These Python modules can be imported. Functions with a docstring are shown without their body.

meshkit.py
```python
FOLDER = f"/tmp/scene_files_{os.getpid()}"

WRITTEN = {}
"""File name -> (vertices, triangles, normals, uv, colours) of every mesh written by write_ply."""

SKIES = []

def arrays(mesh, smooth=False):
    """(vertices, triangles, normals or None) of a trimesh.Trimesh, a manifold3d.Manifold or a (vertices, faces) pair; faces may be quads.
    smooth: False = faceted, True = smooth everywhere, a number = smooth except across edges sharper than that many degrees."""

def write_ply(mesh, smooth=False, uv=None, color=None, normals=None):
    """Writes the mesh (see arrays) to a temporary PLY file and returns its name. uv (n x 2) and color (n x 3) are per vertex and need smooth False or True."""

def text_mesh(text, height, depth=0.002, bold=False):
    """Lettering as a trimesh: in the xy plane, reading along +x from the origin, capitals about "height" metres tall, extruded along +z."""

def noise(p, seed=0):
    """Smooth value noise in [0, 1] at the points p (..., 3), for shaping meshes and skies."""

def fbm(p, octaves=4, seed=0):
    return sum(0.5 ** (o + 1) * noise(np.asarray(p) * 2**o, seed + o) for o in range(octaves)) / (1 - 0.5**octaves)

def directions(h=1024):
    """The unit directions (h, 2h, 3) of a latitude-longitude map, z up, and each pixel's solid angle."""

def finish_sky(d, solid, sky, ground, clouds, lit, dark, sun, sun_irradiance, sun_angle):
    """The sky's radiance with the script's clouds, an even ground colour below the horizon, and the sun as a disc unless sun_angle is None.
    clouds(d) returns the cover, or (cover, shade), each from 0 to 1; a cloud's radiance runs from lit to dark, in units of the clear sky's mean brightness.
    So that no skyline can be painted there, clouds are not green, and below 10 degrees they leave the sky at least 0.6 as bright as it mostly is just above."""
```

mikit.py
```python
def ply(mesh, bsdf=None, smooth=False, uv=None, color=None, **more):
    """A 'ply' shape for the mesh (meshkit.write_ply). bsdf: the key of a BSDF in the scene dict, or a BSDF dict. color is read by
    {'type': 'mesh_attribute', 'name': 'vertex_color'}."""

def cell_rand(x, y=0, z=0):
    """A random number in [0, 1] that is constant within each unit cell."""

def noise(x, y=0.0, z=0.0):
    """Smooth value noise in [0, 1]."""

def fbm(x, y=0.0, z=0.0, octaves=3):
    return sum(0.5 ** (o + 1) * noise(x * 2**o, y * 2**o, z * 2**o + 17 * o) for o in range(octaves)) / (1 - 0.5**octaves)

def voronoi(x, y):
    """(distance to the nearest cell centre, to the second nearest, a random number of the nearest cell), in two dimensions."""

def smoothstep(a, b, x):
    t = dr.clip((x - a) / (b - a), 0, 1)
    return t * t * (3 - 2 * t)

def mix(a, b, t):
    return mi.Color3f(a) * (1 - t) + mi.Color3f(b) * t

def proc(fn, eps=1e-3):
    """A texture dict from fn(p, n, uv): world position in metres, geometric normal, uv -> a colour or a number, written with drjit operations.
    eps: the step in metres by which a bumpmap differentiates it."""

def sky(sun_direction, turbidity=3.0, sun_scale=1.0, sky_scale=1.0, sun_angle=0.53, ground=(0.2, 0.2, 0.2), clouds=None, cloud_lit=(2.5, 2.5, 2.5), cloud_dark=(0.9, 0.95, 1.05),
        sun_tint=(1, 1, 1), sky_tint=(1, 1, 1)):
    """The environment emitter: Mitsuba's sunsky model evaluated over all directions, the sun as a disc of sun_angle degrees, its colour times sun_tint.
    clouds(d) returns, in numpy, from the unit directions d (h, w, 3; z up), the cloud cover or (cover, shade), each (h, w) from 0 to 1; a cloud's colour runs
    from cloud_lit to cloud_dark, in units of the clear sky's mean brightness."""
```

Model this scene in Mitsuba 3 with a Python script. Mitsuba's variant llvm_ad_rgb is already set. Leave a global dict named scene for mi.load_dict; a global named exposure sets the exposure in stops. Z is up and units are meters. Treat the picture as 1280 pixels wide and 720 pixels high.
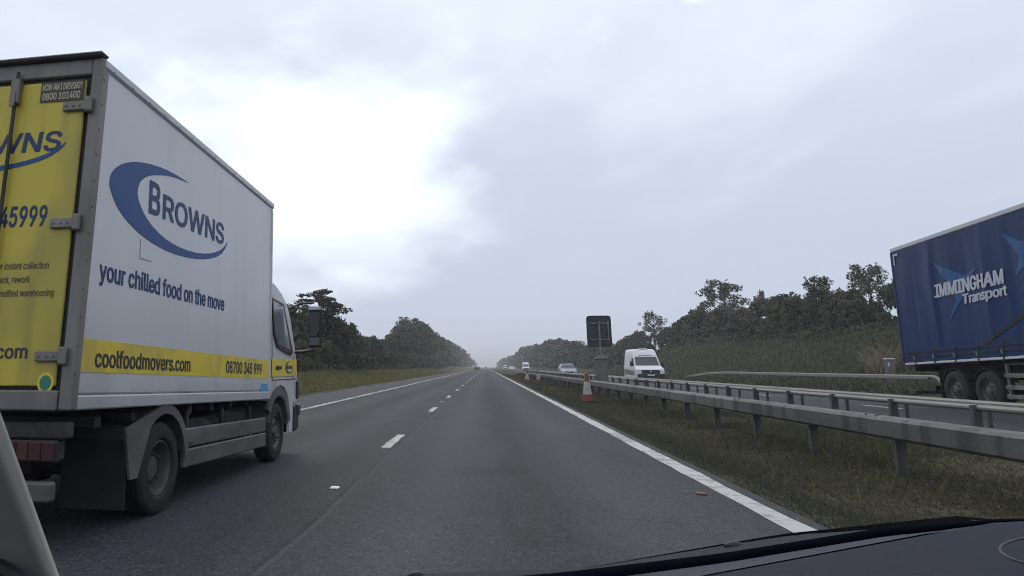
import math, random
import numpy as np, trimesh, drjit as dr, mitsuba as mi
import mikit, meshkit
from mikit import noise, fbm, cell_rand, smoothstep, mix
from shapely.geometry import Polygon

T = mi.ScalarTransform4f
scene, labels = {}, {}

# ------------------------------------------------------------------ camera, sky, exposure
exposure = 2.45
A, P = math.radians(11), math.radians(9)
EYE = (0.0, 0.0, 1.2)
LOOK = (-math.sin(A) * math.cos(P), math.cos(A) * math.cos(P), math.sin(P))
CAM = dict(type='perspective', fov=71.7463, fov_axis='x', near_clip=0.05, far_clip=9000.0,
           principal_point_offset_x=(640 - 432.83) / 1280, principal_point_offset_y=(360 - 318.83) / 720,
           to_world=T().look_at(origin=EYE, target=[EYE[i] + LOOK[i] for i in range(3)], up=[0, 0, 1]))


def sstep(a, b, x):
    t = np.clip((x - a) / (b - a), 0, 1)
    return t * t * (3 - 2 * t)


def clouds(d):
    az = np.degrees(np.arctan2(d[..., 0], d[..., 1]))
    el = np.degrees(np.arcsin(np.clip(d[..., 2], -1, 1)))
    # a cloud layer seen in perspective: noise on a plane overhead
    k = 1.0 / np.maximum(d[..., 2], 0.0) .clip(0.06)
    q = np.stack([d[..., 0] * k, d[..., 1] * k, 0 * k], -1)
    n1 = meshkit.fbm(q * 0.75 + 11.3, 5, 3)
    n2 = meshkit.fbm(q * np.array([1.3, 0.5, 1]) + 4.1, 5, 9)
    m1 = meshkit.fbm(d * np.array([5.0, 5.0, 8.0]) + 3.7, 6, 21)      # billows
    m2 = meshkit.fbm(d * np.array([14.0, 14.0, 22.0]) + 9.2, 5, 33)   # their ragged edges
    # where the cloud thins towards the hidden sun, ahead and to the left
    u, v = az + 17, el - 15.5
    e = np.sqrt((u / 19.0) ** 2 + ((v - 0.16 * u) / 9.0) ** 2) + (m1 - 0.5) * 1.5 + (m2 - 0.5) * 0.45
    thin = 1 - sstep(0.40, 1.28, e)
    thin = np.maximum(thin, 0.9 * sstep(0.655, 0.76, m1 * 0.7 + m2 * 0.3) * sstep(8, 14, el))   # other thin places
    streak = sstep(0.48, 0.70, n2) * sstep(6, 16, el)
    high = sstep(8, 30, el)
    s = 1.0 - 0.98 * thin - 0.26 * streak * (1 - thin) - 0.42 * high * (0.35 + n1) * (1 - 0.6 * thin) + 0.50 * (m1 - 0.5) * high + 0.12 * (m2 - 0.5) * high
    return np.ones_like(az), np.clip(s, 0, 1)


scene['sky'] = mikit.sky((-0.22, 0.62, 0.75), turbidity=3, sun_scale=0.10, sun_angle=22, clouds=clouds,
                         cloud_lit=(2.40, 2.62, 2.80), cloud_dark=(1.34, 1.48, 1.80), ground=(0.08, 0.08, 0.075))

# ------------------------------------------------------------------ materials


def mat(name, d):
    scene['mat_' + name] = {'type': 'twosided', 'bsdf': d} if d['type'] not in ('twosided', 'dielectric', 'thindielectric', 'principledthin') else d
    return 'mat_' + name


def prin(color, rough=0.5, metallic=0.0, spec=0.5, **k):
    c = color if isinstance(color, dict) else {'type': 'rgb', 'value': list(color)}
    return dict(type='principled', base_color=c, roughness=rough, metallic=metallic, specular=spec, **k)


def flat(color):
    c = color if isinstance(color, dict) else {'type': 'rgb', 'value': list(color)}
    return dict(type='diffuse', reflectance=c)


def asphalt_col(p, n, uv):
    grain = noise(p.x * 95, p.y * 95)
    grain2 = noise(p.x * 41 + 7, p.y * 37)
    big = fbm(p.x * 0.55, p.y * 0.10, 0, 4)
    mid = fbm(p.x * 2.3, p.y * 0.7, 3.0, 3)
    v = 0.036 + 0.030 * (grain - 0.5) + 0.016 * (grain2 - 0.5) + 0.018 * (big - 0.5) + 0.012 * (mid - 0.5)
    # polished wheel tracks of the two lanes, and the darker oil line between them
    def track(x0):
        return dr.exp(-dr.square((p.x - x0) / 0.33))
    tr = track(-0.55) + track(1.2) + track(-4.25) + track(-2.45)
    v = v + 0.010 * tr - 0.009 * (track(0.35) + track(-3.35))
    # the joint between the two paved widths
    wob = (noise(p.y * 1.7, 3.0) - 0.5) * 0.05
    j = p.x + 1.34 - wob
    v = v + 0.020 * dr.exp(-dr.square(j / 0.018)) - 0.014 * dr.exp(-dr.square((j + 0.04) / 0.02))
    # the hard strip beyond the edge line is older and paler
    v = v + 0.012 * smoothstep(-5.25, -5.45, p.x)
    # oil drips down the middle of the lanes, sealed cracks, odd stains
    v = v - 0.006 * track(0.35) * smoothstep(0.5, 0.75, noise(p.x * 7, p.y * 1.3, 5.0))
    a, b, c = mikit.voronoi(p.x * 0.55 + (noise(p.x * 3, p.y * 3) - 0.5) * 0.35, p.y * 0.16 + (noise(p.x * 3, p.y * 3, 7.0) - 0.5) * 0.3)
    v = v - 0.005 * smoothstep(0.03, 0.006, b - a) * smoothstep(0.45, 0.6, noise(p.x * 0.25, p.y * 0.12, 9.0))
    v = v - 0.006 * smoothstep(0.66, 0.8, fbm(p.x * 1.2, p.y * 0.8, 12.0, 3))
    # patches of slightly different age
    v = v * (0.93 + 0.14 * cell_rand(dr.floor((p.x + 1.35) / 3.9), dr.floor(p.y / 41.0), 2))
    stone = smoothstep(0.80, 0.93, noise(p.x * 60 + 31, p.y * 60))
    v = dr.maximum(v, 0.012) + 0.04 * stone
    return mi.Color3f(v * 0.97, v, v * 1.17)


def asphalt_bump(p, n, uv):
    return noise(p.x * 80, p.y * 80) * 0.004 + noise(p.x * 33, p.y * 33) * 0.003


M_ASPHALT = mat('asphalt', dict(type='bumpmap', arbitrary=mikit.proc(asphalt_bump, 4e-3), scale=1.0,
                                bsdf=prin(mikit.proc(asphalt_col), 0.75, spec=0.25)))


def paint_col(p, n, uv):
    wear = fbm(p.x * 9, p.y * 9, 0, 4)
    v = 0.42 - 0.16 * smoothstep(0.5, 0.75, wear) - 0.08 * noise(p.x * 70, p.y * 70)
    # the line is laid in lengths: faint dark laps across it
    lap = dr.abs(p.y / 0.42 - dr.floor(p.y / 0.42) - 0.5)
    v = v * (1 - 0.20 * smoothstep(0.475, 0.5, lap))
    tyre = smoothstep(0.62, 0.8, noise(p.x * 3, p.y * 1.1))
    v = v * (1 - 0.3 * tyre)
    return mi.Color3f(v, v * 0.99, v * 0.95)


M_PAINT = mat('road_paint', prin(mikit.proc(paint_col), 0.6, spec=0.4))


def soil_col(p, n, uv):
    a = fbm(p.x * 0.9, p.y * 0.5, 0, 4)
    b = noise(p.x * 14, p.y * 14)
    c = mix((0.060, 0.058, 0.042), (0.080, 0.076, 0.052), smoothstep(0.35, 0.65, a))
    c = c * (0.75 + 0.5 * b)
    far = smoothstep(-6.0, -9.0, p.x)
    return mix(c, c * mi.Color3f(1.5, 1.4, 1.1), far)


M_SOIL = mat('soil', flat(mikit.proc(soil_col)))
M_VC = mat('foliage', dict(type='principledthin', base_color={'type': 'mesh_attribute', 'name': 'vertex_color'}, roughness=0.85, diff_trans=0.8, spec_trans=0.0, eta=1.3))


def bark_col(p, n, uv):
    v = 0.05 + 0.05 * noise(p.x * 9, p.y * 9, p.z * 2.5)
    return mi.Color3f(v, v * 0.88, v * 0.75)


M_BARK = mat('bark', flat(mikit.proc(bark_col)))


def galv_col(p, n, uv):
    a = fbm(p.y * 1.3, p.z * 7, p.x * 3, 4)
    b = noise(p.y * 30, p.z * 30, p.x * 30)
    v = 0.105 + 0.06 * (a - 0.5) + 0.04 * (b - 0.5)
    rain = smoothstep(0.52, 0.8, noise(p.y * 6, p.x * 6, 1.0))
    v = v * (1 - 0.4 * rain) * (0.8 + 0.4 * cell_rand(dr.floor((p.y - 0.4) / 4.8), 3.0, 1.0))
    rust = smoothstep(0.66, 0.82, fbm(p.y * 2.2, p.z * 5, p.x, 4))
    return mix(mi.Color3f(v, v * 0.985, v * 0.95), (0.085, 0.055, 0.038), rust * 0.6)


M_GALV = mat('galvanised', prin(mikit.proc(galv_col), 0.6, metallic=0.15, spec=0.4))
def galv2_col(p, n, uv):
    v = 0.20 + 0.12 * (fbm(p.y * 1.1, p.z * 7, p.x * 3, 4) - 0.5)
    return mi.Color3f(v, v * 0.985, v * 0.95)


M_GALV2 = mat('galvanised_pale', prin(mikit.proc(galv2_col), 0.6, metallic=0.15, spec=0.4))
M_POST = mat('post_steel', prin((0.075, 0.075, 0.072), 0.65, metallic=0.1))


def conc_col(p, n, uv):
    v = 0.15 + 0.08 * (fbm(p.x * 4, p.y * 4, p.z * 3, 4) - 0.5)
    return mi.Color3f(v, v * 0.97, v * 0.9)


M_CONC = mat('concrete', flat(mikit.proc(conc_col)))


def panel_col(p, n, uv):
    # white panels with road film: streaks that run down, more of it low down and towards the tail
    st = fbm(p.y * 5.0, p.z * 0.5, 0, 4)
    bl = fbm(p.y * 0.9, p.z * 0.9, 5.0, 4)
    d = 0.05 + 0.06 * smoothstep(0.42, 0.72, st) + 0.20 * smoothstep(0.45, 0.75, bl)
    d = d + 0.22 * smoothstep(1.9, 0.85, p.z) + 0.30 * smoothstep(1.12, 0.86, p.z) * (0.5 + fbm(p.y * 2.5, p.z * 3, 8.0, 3))
    c = mix((0.56, 0.57, 0.585), (0.24, 0.235, 0.23), dr.clip(d, 0, 1))
    return c


M_PANEL = mat('white_panel', prin(mikit.proc(panel_col), 0.32, spec=0.5))


def yellow_col(p, n, uv):
    bl = fbm(p.x * 2.2, p.z * 1.2, 1.0, 4)
    st = fbm(p.x * 9, p.z * 0.7, 4.0, 3)
    d = 0.25 + 0.35 * smoothstep(0.4, 0.75, bl) + 0.22 * smoothstep(0.45, 0.75, st)
    return mix((0.58, 0.47, 0.028), (0.20, 0.17, 0.06), dr.clip(d, 0, 1))


M_YDOOR = mat('yellow_door', prin(mikit.proc(yellow_col), 0.45))


def ystripe_col(p, n, uv):
    st = fbm(p.y * 4, p.z * 2, 1.0, 4)
    return mix((0.68, 0.52, 0.03), (0.34, 0.28, 0.10), 0.15 + 0.5 * smoothstep(0.4, 0.8, st))


M_YSTRIPE = mat('yellow_stripe', prin(mikit.proc(ystripe_col), 0.38))
M_BLUE = mat('logo_blue', prin((0.018, 0.068, 0.21), 0.45, spec=0.3))
M_NAVYTXT = mat('letter_navy', prin((0.016, 0.042, 0.125), 0.45, spec=0.3))
M_DARKTXT = mat('letter_dark', prin((0.028, 0.028, 0.033), 0.45))
M_CREAM = mat('letter_cream', prin((0.42, 0.38, 0.26), 0.5))
M_PLATE = mat('dark_plate', prin((0.035, 0.030, 0.020), 0.5))


def frame_col(p, n, uv):
    g = fbm(p.x * 6, p.y * 6, p.z * 1.4, 4)
    v = 0.16 + 0.15 * (g - 0.5)
    return mi.Color3f(v * 1.02, v * 0.97, v * 0.90)


M_FRAME = mat('dirty_alloy', prin(mikit.proc(frame_col), 0.5, metallic=0.25))


def chassis_col(p, n, uv):
    g = fbm(p.x * 5, p.y * 5, p.z * 5, 4)
    v = 0.014 + 0.024 * smoothstep(0.4, 0.75, g)
    return mi.Color3f(v * 1.04, v, v * 0.94)


M_CHASSIS = mat('chassis', prin(mikit.proc(chassis_col), 0.6))


def guard_col(p, n, uv):
    g = fbm(p.x * 3, p.y * 2.2, p.z * 6, 4)
    v = 0.085 + 0.09 * (g - 0.5)
    return mi.Color3f(v * 1.02, v * 0.99, v * 0.96)


M_GUARD = mat('grey_plastic', prin(mikit.proc(guard_col), 0.5))
M_RUBBER = mat('rubber', prin(mikit.proc(lambda p, n, uv: mi.Color3f(0.014 + 0.014 * fbm(p.x * 8, p.y * 8, p.z * 8, 3))), 0.75, spec=0.3))
M_RIM = mat('rim', prin(mikit.proc(lambda p, n, uv: mi.Color3f(0.045 + 0.075 * fbm(p.x * 7, p.y * 7, p.z * 7, 3)) * mi.Color3f(1.02, 0.97, 0.9)), 0.5, metallic=0.3))
M_BLACK = mat('black_plastic', prin((0.016, 0.016, 0.018), 0.45))
M_SEAL = mat('seal', prin((0.012, 0.012, 0.016), 0.7))
M_GLASS = mat('dark_glass', prin((0.02, 0.024, 0.028), 0.06, spec=0.9))
M_CABGLASS = mat('sky_pale_glass', prin((0.13, 0.14, 0.15), 0.1, spec=1.0))  # pale base stands in for sky through and off the glass, plus dust
M_TREEMIRROR = mat('tree_tone_mirror', prin((0.085, 0.09, 0.085), 0.15, spec=0.5))  # dark green-grey base paints in the reflection of trees
M_MIRROR = mat('mirror_glass', dict(type='roughconductor', material='Al', alpha=0.03))
M_RED = mat('red_lens', prin((0.042, 0.009, 0.011), 0.5))
M_ORANGE = mat('orange_lens', prin((0.42, 0.12, 0.015), 0.25))
M_ORANGE2 = mat('amber_lens_dirty', prin((0.055, 0.018, 0.012), 0.5))
M_LAMP = mat('lamp_glass', prin((0.55, 0.56, 0.58), 0.12, spec=0.9))
M_GREEN = mat('green_sticker', prin((0.02, 0.16, 0.12), 0.4))
M_CYAN = mat('cyan_sticker', prin((0.05, 0.28, 0.50), 0.4))
M_WHITE = mat('white_paint', prin((0.58, 0.59, 0.60), 0.28, clearcoat=0.5))
M_SILVER = mat('silver_paint', prin((0.24, 0.25, 0.29), 0.3, metallic=0.4, clearcoat=0.6))
M_DARKCAR = mat('dark_paint', prin((0.035, 0.038, 0.048), 0.28, clearcoat=0.6))
M_CABWHITE = mat('cab_white', prin(mikit.proc(lambda p, n, uv: mix((0.48, 0.48, 0.475), (0.22, 0.21, 0.20), 0.15 + 0.5 * smoothstep(0.45, 0.75, fbm(p.x * 3, p.y * 3, p.z * 1.6, 4)) * smoothstep(1.9, 0.9, p.z))), 0.3))
M_LIVERY = mat('grey_brown_livery', prin((0.16, 0.13, 0.12), 0.4))


def curtain_col(p, n, uv):
    g = fbm(p.y * 0.9, p.z * 0.7, 2.0, 4)
    st = fbm(p.y * 6, p.z * 0.6, 7.0, 3)
    c = mix((0.0035, 0.022, 0.090), (0.008, 0.032, 0.115), g)
    return c + mi.Color3f(0.010) * smoothstep(0.5, 0.8, st)


M_CURTAIN = mat('curtain', prin(mikit.proc(curtain_col), 0.5, spec=0.22))
M_STAR = mat('star_blue', prin((0.014, 0.085, 0.22), 0.45, spec=0.25))
M_LETTER = mat('letter_white', prin((0.42, 0.45, 0.50), 0.45))
M_TRIM = mat('trailer_trim', prin((0.45, 0.47, 0.50), 0.4))
M_SIGNBACK = mat('sign_back', prin(mikit.proc(lambda p, n, uv: mi.Color3f(0.020, 0.024, 0.032) * (0.8 + 0.5 * fbm(p.x * 4, p.z * 4, 0, 3))), 0.55))
M_CONE = mat('cone_orange', prin((0.19, 0.042, 0.028), 0.65))
M_SLEEVE = mat('cone_white', prin(mikit.proc(lambda p, n, uv: mi.Color3f(0.36) - 0.16 * smoothstep(0.4, 0.8, fbm(p.x * 20, p.y * 20, p.z * 9, 3))), 0.5))
M_DASH = mat('dash_plastic', dict(type='bumpmap', arbitrary=mikit.proc(lambda p, n, uv: noise(p.x * 900, p.y * 900) * 0.0004, 3e-4), scale=1.0, bsdf=prin((0.0095, 0.0135, 0.027), 0.65, spec=0.18)))
M_FRIT = mat('frit', prin((0.013, 0.017, 0.032), 0.55, spec=0.25))
M_BONNET = mat('bonnet_paint', prin((0.016, 0.0165, 0.019), 0.6, spec=0.1))
M_PILLAR = mat('pillar_trim', prin(mikit.proc(lambda p, n, uv: mi.Color3f(0.25, 0.243, 0.218) * (0.9 + 0.2 * noise(p.x * 30, p.y * 30, p.z * 30))), 0.7))
M_AMBER = mat('amber_stud', prin((0.11, 0.05, 0.03), 0.6))
M_STUD = mat('white_stud', prin((0.65, 0.65, 0.62), 0.3))

# ------------------------------------------------------------------ helpers


def key_of(name):
    if name not in scene and name not in labels:
        return name
    k = 1
    while f'{name}_{k:03d}' in scene or f'{name}_{k:03d}' in labels:
        k += 1
    return f'{name}_{k:03d}'


def thing(name, label, cat, group=None):
    k = key_of(name)
    labels[k] = {'label': label, 'category': cat}
    if group:
        labels[k]['group'] = group
    return k


def add(name, mesh, m, parent=None, smooth=False, label=None, to=None, **kw):
    k = key_of(f'{parent}__{name}' if parent else name)
    if parent and parent.startswith('box_truck') and not (parent == 'box_truck' and name in ('lettering', 'blue_swoosh', 'sticker', 'hatch_outline')) and hasattr(mesh, 'vertices'):
        mesh = mesh.copy(); q = np.asarray(mesh.vertices).copy()      # the tail of the body leans a little forward
        q[:, 1] += 0.072 * (np.maximum(q[:, 2], 0.86) - 0.86) * np.clip((8.62 - q[:, 1]) / 4.4, 0, 1)
        mesh.vertices = q
    d = mesh if isinstance(mesh, dict) else mikit.ply(mesh, m, smooth, **kw)
    if to is not None:
        d = {**d, 'to_world': to}
    scene[k] = d
    if label:
        labels.setdefault(k, {})['label'] = label
    return k


def struct(name, mesh, m, smooth=False, label=None, cat=None, **kw):
    k = add(name, mesh, m, None, smooth, **kw)
    labels[k] = {'kind': 'structure'}
    if label:
        labels[k]['label'] = label
    if cat:
        labels[k]['category'] = cat
    return k


def cat(*ms):
    return trimesh.util.concatenate([m for m in ms if m is not None])


def hull(pts):
    return trimesh.Trimesh(vertices=np.asarray(pts, float)).convex_hull


def cbox(x0, x1, y0, y1, z0, z1, c=0.0):
    """A box with chamfered edges."""
    if c <= 0:
        return trimesh.creation.box(extents=(x1 - x0, y1 - y0, z1 - z0), transform=trimesh.transformations.translation_matrix(((x0 + x1) / 2, (y0 + y1) / 2, (z0 + z1) / 2)))
    c = min(c, 0.45 * (x1 - x0), 0.45 * (y1 - y0), 0.45 * (z1 - z0))
    pts = []
    for x, sx in ((x0, 1), (x1, -1)):
        for y, sy in ((y0, 1), (y1, -1)):
            for z, sz in ((z0, 1), (z1, -1)):
                pts += [(x, y + sy * c, z + sz * c), (x + sx * c, y, z + sz * c), (x + sx * c, y + sy * c, z)]
    return hull(pts)


def rhull(pts, r):
    """Convex hull of points rounded with small octahedra-like balls of radius r."""
    o = trimesh.creation.icosphere(1, r).vertices
    return hull(np.concatenate([np.asarray(p) + o for p in pts]))


def cyl(p0, p1, r, n=16, r1=None):
    p0, p1 = np.asarray(p0, float), np.asarray(p1, float)
    return tube([p0, p1], [r, r if r1 is None else r1], n)


def tube(pts, rad, n=8):
    pts = np.asarray(pts, float)
    rad = np.broadcast_to(rad, len(pts))
    t = np.gradient(pts, axis=0) if len(pts) > 2 else np.repeat([pts[1] - pts[0]], 2, 0)
    t = t / np.linalg.norm(t, axis=1, keepdims=True)
    ref = np.array([0, 0, 1.0]) if abs(t[0][2]) < 0.9 else np.array([1.0, 0, 0])
    ang = np.arange(n) * 2 * np.pi / n
    vs = []
    for p, d, r in zip(pts, t, rad):
        u = np.cross(d, ref); u /= np.linalg.norm(u) + 1e-9
        w = np.cross(d, u)
        vs.append(p + r * (np.cos(ang)[:, None] * u + np.sin(ang)[:, None] * w))
    m = len(pts)
    v = np.vstack(vs + [[pts[0]], [pts[-1]]])
    f = []
    for i in range(m - 1):
        for j in range(n):
            a, b = i * n + j, i * n + (j + 1) % n
            f += [(a, a + n, b), (b, a + n, b + n)]
    for j in range(n):
        f += [(m * n, j, (j + 1) % n), (m * n + 1, (m - 1) * n + (j + 1) % n, (m - 1) * n + j)]
    me = trimesh.Trimesh(v, f, process=False)
    me.fix_normals() if False else None
    return me


def xform(m, mat4):
    m = m.copy(); m.apply_transform(mat4); return m


def lathe_x(profile, n=32):
    """Revolve (x, r) points about the X axis."""
    prof = np.asarray(profile, float)
    ang = np.arange(n) * 2 * np.pi / n
    v = np.stack([np.repeat(prof[:, :1], n, 1), prof[:, 1:] * np.cos(ang), prof[:, 1:] * np.sin(ang)], -1).reshape(-1, 3)
    f = []
    for i in range(len(prof) - 1):
        for j in range(n):
            a, b = i * n + j, i * n + (j + 1) % n
            f += [(a, b, a + n), (b, b + n, a + n)]
    return trimesh.Trimesh(v, f, process=False)


def move(m, x=0, y=0, z=0):
    m = m.copy(); m.apply_translation((x, y, z)); return m


def plane_map(m, fn):
    m = m.copy(); m.vertices = fn(np.asarray(m.vertices)); m.fix_normals(); return m


def fit_text(text, h, width=None, depth=0.004, bold=False, shear=0.0):
    m = meshkit.text_mesh(text, h, depth, bold)
    v = np.asarray(m.vertices).copy()
    v[:, 0] -= v[:, 0].min()
    if width:
        v[:, 0] *= width / v[:, 0].max()
    v[:, 0] += shear * v[:, 1]
    m.vertices = v
    return m


def poly_mesh(pts, depth):
    g = Polygon(pts)
    if not g.is_valid:
        g = g.buffer(0)
    gs = getattr(g, 'geoms', [g])
    return cat(*[trimesh.creation.extrude_polygon(q, depth, engine='earcut') for q in gs])


# ------------------------------------------------------------------ ground and roads
def bank_top(y):
    return 4.7 - 3.2 * sstep(95, 190, y)


def ground_z(x, y):
    x, y = np.asarray(x, float), np.asarray(y, float)
    z = np.zeros(np.broadcast(x, y).shape)
    # left verge
    z = z + 0.75 * sstep(-7.7, -13.0, x) + 1.3 * sstep(-13, -20, x)
    # central reserve: a slight hollow
    z = z - 0.07 * np.exp(-((x - 4.0) / 0.9) ** 2)
    z = z + 0.05 * sstep(6.0, 8.2, x)
    # far verge and its bank
    z = z + 0.18 * sstep(16.6, 18.4, x) + bank_top(y) * sstep(19, 31, x) * (0.9 + 0.1 * np.sin(y * 0.07)) + 0.8 * sstep(31, 60, x)
    # under the carriageways the sheet drops away
    z = z - 0.12 * (sstep(-7.62, -7.4, x) - sstep(2.40, 2.56, x)) - 0.12 * (sstep(8.25, 8.42, x) - sstep(16.38, 16.55, x))
    n = meshkit.fbm(np.stack([x * 0.5, y * 0.35, 0 * x], -1), 3, 4) - 0.5
    off = sstep(-7.6, -8.6, x) + sstep(2.7, 3.2, x) * (1 - sstep(7.9, 8.3, x)) + sstep(16.6, 17.3, x)
    return z + n * off * (0.10 + 0.5 * sstep(20, 26, x))


gx = np.unique(np.concatenate([[-2500, -900, -300, -120, -60, -40, -30], np.arange(-26, -7, 0.7), [-7.7, -7.62, -7.5, -7.4, -5, -2, 0, 2.3, 2.40, 2.48, 2.56],
                               np.arange(2.7, 8.2, 0.35), [8.25, 8.34, 8.42, 12, 16.38, 16.47, 16.55], np.arange(16.8, 36, 0.6), [40, 50, 60, 120, 300, 900, 2500]]))
gy = np.unique(np.concatenate([[-400, -120, -40], np.arange(-12, 60, 0.8), np.arange(60, 140, 2.0), np.arange(140, 320, 6.0), [350, 400, 480, 600, 800, 1100, 1600, 2400, 4000]]))
X, Y = np.meshgrid(gx, gy, indexing='ij')
V = np.stack([X, Y, ground_z(X, Y)], -1).reshape(-1, 3)
ii = np.arange(len(gx) * len(gy)).reshape(len(gx), len(gy))
Fq = np.stack([ii[:-1, :-1], ii[1:, :-1], ii[1:, 1:], ii[:-1, 1:]], -1).reshape(-1, 4)
struct('ground', (V, Fq), M_SOIL, True)


def sheet(x0, x1, y0, y1, z, nx=1, ny=1):
    xs, ys = np.linspace(x0, x1, nx + 1), np.linspace(y0, y1, ny + 1)
    a, b = np.meshgrid(xs, ys, indexing='ij')
    v = np.stack([a, b, np.full_like(a, z)], -1).reshape(-1, 3)
    i = np.arange(v.shape[0]).reshape(nx + 1, ny + 1)
    return v, np.stack([i[:-1, :-1], i[1:, :-1], i[1:, 1:], i[:-1, 1:]], -1).reshape(-1, 4)


def tri(m):
    return trimesh.Trimesh(m[0], np.vstack([m[1][:, [0, 1, 2]], m[1][:, [0, 2, 3]]]), process=False)


YE = 3000.0
road = struct('road', cbox(-7.52, 2.50, -60, YE, -0.3, 0.0), M_ASPHALT)
road2 = struct('road', cbox(8.33, 16.48, -60, YE, -0.3, 0.085), M_ASPHALT)
kerb = struct('kerb', cat(*[cbox(-7.66, -7.53, y, y + 1.98, -0.25, 0.035 + 0.006 * (i % 3), 0.012) for i, y in enumerate(np.arange(6, 180, 2.0))]), M_CONC)
Z1 = 0.004


def ragged(x, w, y0, y1, z, step=0.5, seed=0):
    r = np.random.default_rng(seed)
    ys = np.concatenate([np.arange(y0, min(y1, y0 + 60), step), [y1]]) if y1 - y0 > step else np.array([y0, y1])
    e = r.normal(0, 0.008, (len(ys), 2))
    v = np.concatenate([np.stack([x - w / 2 + e[:, 0], ys, np.full(len(ys), z)], -1), np.stack([x + w / 2 + e[:, 1], ys, np.full(len(ys), z)], -1)])
    n = len(ys)
    f = np.array([(i, i + n, i + n + 1, i + 1) for i in range(n - 1)])
    return v, f


add('edge_line', ragged(-5.2, 0.17, -20, YE, Z1, 0.5, 1), M_PAINT, road)
add('edge_line', ragged(2.27, 0.20, -20, YE, Z1, 0.5, 2), M_PAINT, road)
for k in range(40):
    y = 10.9 + 9.0 * (k - 1)
    add('lane_dash', ragged(-1.52, 0.15, y, y + 2.1, Z1, 0.35, 10 + k), M_PAINT, road)
for k in range(14):
    y = 7.15 + 18.0 * k
    st = cbox(-1.565, -1.475, y, y + 0.11, 0.0, 0.018, 0.010)
    add('reflective_stud', st, M_STUD, road)
    add('reflective_stud', cbox(1.94, 2.03, y + 0.35, y + 0.45, 0.0, 0.018, 0.010), M_AMBER, road)
add('edge_line', ragged(8.62, 0.17, -20, YE, 0.089, 0.5, 3), M_PAINT, road2)
add('edge_line', ragged(14.9, 0.17, -20, YE, 0.089, 0.5, 4), M_PAINT, road2)
for k in range(30):
    y = 4.0 + 9.0 * k
    add('lane_dash', ragged(11.0, 0.15, y, y + 2.1, 0.089, 0.35, 60 + k), M_PAINT, road2)

# ------------------------------------------------------------------ vegetation
LEAFV = {}


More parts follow.
